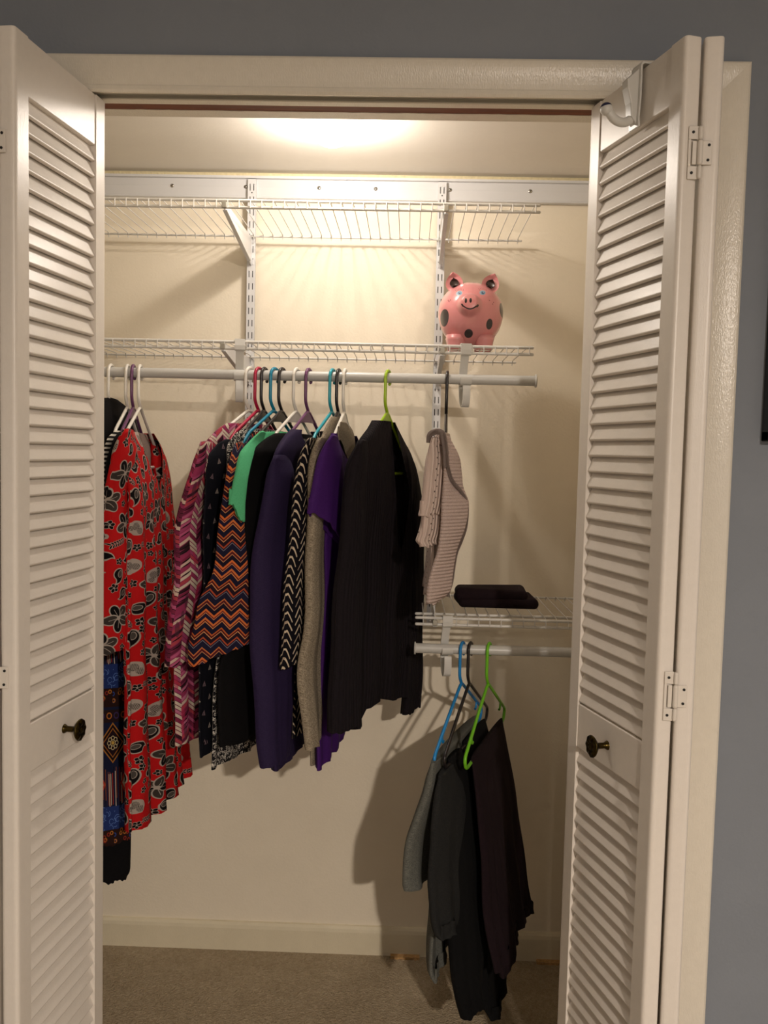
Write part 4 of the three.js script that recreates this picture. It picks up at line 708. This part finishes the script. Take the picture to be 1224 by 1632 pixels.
// ---------------------------------------------------------------- piggy bank
{
  const t = thing('piggy_bank', 'glossy pink ceramic piggy bank with dark spots on the middle shelf', 'piggy bank', [0.1395, S2 + 0.0008, -0.585], -0.03);
  const RXp = 0.0775, RYp = 0.0725, RZp = 0.08, CY = 0.0905;
  const S = 420; // drawing units per radius across; heights are per 395
  const dir = (X, Y) => { const a = (X - 555) / S, b = -(Y - 640) / 392, q = Math.hypot(a, b), k = q > 0.995 ? 0.995 / q : 1; return [a * k, b * k, Math.sqrt(Math.max(0, 1 - (q * k) ** 2))]; };
  const W = 2048, Hh = 1024;
  const px = ([a, b, c]) => [(0.25 + Math.atan2(a, c) / (2 * PI)) * W, (0.5 - Math.asin(clamp(b, -1, 1)) / PI) * Hh];
  const tex = canvasTexture(W, Hh, 1, 1, (x) => {
    x.fillStyle = '#d88b8c'; x.fillRect(0, 0, W, Hh);
    const r = rng(31); for (let k = 0; k < 700; k++) { x.globalAlpha = 0.05; x.fillStyle = r() < 0.5 ? '#c06a72' : '#e8a8a4'; x.beginPath(); x.ellipse(r() * W, r() * Hh, 10 + r() * 40, 6 + r() * 18, r() * 3, 0, 7); x.fill(); } x.globalAlpha = 1;
    const oval = (X, Y, a, b, rot, col, edge) => { const p = []; for (let k = 0; k < 40; k++) { const q = k / 40 * 2 * PI, u = a * cos(q), v = b * sin(q); p.push(px(dir(X + u * cos(rot) - v * sin(rot), Y + u * sin(rot) + v * cos(rot)))); } x.beginPath(); p.forEach((c, i) => i ? x.lineTo(...c) : x.moveTo(...c)); x.closePath(); x.fillStyle = col; x.fill(); if (edge) { x.strokeStyle = edge; x.lineWidth = 3; x.stroke(); } };
    const line = (pts, w, col) => { x.beginPath(); pts.forEach((c, i) => { const q = px(dir(...c)); i ? x.lineTo(...q) : x.moveTo(...q); }); x.strokeStyle = col; x.lineWidth = w; x.lineCap = 'round'; x.stroke(); };
    oval(218, 720, 54, 92, -0.05, '#3d3435', '#c27478'); oval(527, 897, 54, 44, 0, '#2c252a', '#c27478'); oval(785, 795, 40, 54, 0.3, '#2a2127', '#c27478'); oval(948, 610, 36, 92, -0.1, '#4b4140', '#c27478'); oval(558, 268, 56, 16, 0, '#8d5a52');
    for (const [X, Y] of [[393, 440], [686, 430]]) { oval(X, Y, 40, 33, -0.3, '#9db2bf'); oval(X + 6, Y + 2, 25, 25, 0, '#5f86a8'); oval(X + 4, Y + 4, 9, 11, 0, '#26303a'); oval(X + 10, Y - 8, 5, 5, 0, '#eef2f2');
      for (let k = 0; k < 6; k++) { const a = X - 42 + k * 17, c = Y - 42 - 16 * sin((k + 0.5) / 6 * PI); line([[a + 8, c + 16], [a + (k - 2.5) * 3, c - 14]], 3.2, '#6d2f36'); } }
    for (const [X, Y] of [[258, 520], [285, 522], [268, 537], [830, 545], [818, 568], [775, 527]]) oval(X, Y, 6, 7, 0, '#7b2f36');
    oval(482, 572, 15, 32, 0, '#1d1416'); oval(541, 570, 15, 31, 0, '#1d1416');
    const m = []; for (let k = 0; k <= 20; k++) { const q = k / 20; m.push([440 + q * 188, 630 + 44 * sin(q * PI)]); } line(m, 12, '#1d1416'); line([[434, 618], [450, 640]], 15, '#1d1416'); line([[620, 640], [634, 622]], 15, '#1d1416');
  });
  const skin = new THREE.MeshPhysicalMaterial({ map: tex, roughness: 0.28, clearcoat: 0.8, clearcoatRoughness: 0.08 });
  const body = new THREE.SphereGeometry(1, 160, 100), p = body.attributes.position, nd = dir(522, 588);
  for (let i = 0; i < p.count; i++) { const v = [p.getX(i), p.getY(i), p.getZ(i)], c = clamp(v[0] * nd[0] + v[1] * nd[1] + v[2] * nd[2], -1, 1), a = Math.acos(c);
    const k = v[2] > 0 ? smooth((0.40 - a) / 0.16) : 0, low = v[1] < 0 ? 1 + 0.16 * smooth(-v[1] / 0.5) : 1;
    let X = v[0] * RXp, Y = v[1] * RYp * low, Z = v[2] * RZp; X += nd[0] * 0.017 * k; Y += nd[1] * 0.017 * k; Z += nd[2] * 0.017 * k; p.setXYZ(i, X, Y + CY, Z); }
  body.computeVertexNormals(); part('body', body, skin, t);
  const pink = new THREE.MeshPhysicalMaterial({ color: 0xd78a8b, roughness: 0.28, clearcoat: 0.8, clearcoatRoughness: 0.08 });
  const leg = lathe([[0, 0], [0.0185, 0], [0.0205, 0.002], [0.0205, 0.01], [0.0225, 0.022], [0.026, 0.034], [0.0, 0.04]], 28);
  for (const [x, z] of [[-0.0325, 0.03], [0.0325, 0.03], [-0.0325, -0.032], [0.0325, -0.032]]) part('leg', leg, pink, t, [x, 0, z]);
  // cupped pointed ears
  const earGeo = (inset, lift) => { const nu = 24, nv = 16, pos = [], idx = []; for (const f of [1, -1]) for (let j = 0; j <= nv; j++) for (let i = 0; i <= nu; i++) { const v = j / nv, u = i / nu * 2 - 1, w = (0.0205 - inset) * Math.pow(Math.max(1e-4, sin(PI * (0.2 + 0.8 * v))), 0.85), y = mix(inset * 1.0, 0.0455 - inset * 1.55, v), e = 1 - u * u; pos.push(w * u, y, (f > 0 ? 0.0035 * e - 0.009 * e * smooth(v * 4) * smooth((1 - v) * 3) + lift : -0.005 * e) - 0.0); }
    const K = (nv + 1) * (nu + 1); for (const f of [0, 1]) for (let j = 0; j < nv; j++) for (let i = 0; i < nu; i++) { const a = f * K + j * (nu + 1) + i, b = a + nu + 1; f ? idx.push(a, b, a + 1, a + 1, b, b + 1) : idx.push(a, a + 1, b, a + 1, b + 1, b); }
    const g = new THREE.BufferGeometry(); g.setAttribute('position', new THREE.Float32BufferAttribute(pos, 3)); g.setIndex(idx); g.computeVertexNormals(); g.setAttribute('uv', new THREE.Float32BufferAttribute(new Float32Array(pos.length / 3 * 2), 2)); return g; };
  const ear = earGeo(0, 0), inner = earGeo(0.0098, 0.0012), brown = new THREE.MeshPhysicalMaterial({ color: 0x3a2622, roughness: 0.35, clearcoat: 0.6 });
  for (const [x, y, z, roll, yaw] of [[-0.0385, 0.139, 0.03, 0.16, -0.12], [0.0375, 0.1385, 0.03, -0.36, 0.1]]) { const e = part('ear', ear, pink, t, [x, y, z]); e.rotation.set(-0.1, yaw, roll); part('inner_ear', inner, brown, e); }
}

renderer.render(scene, camera);
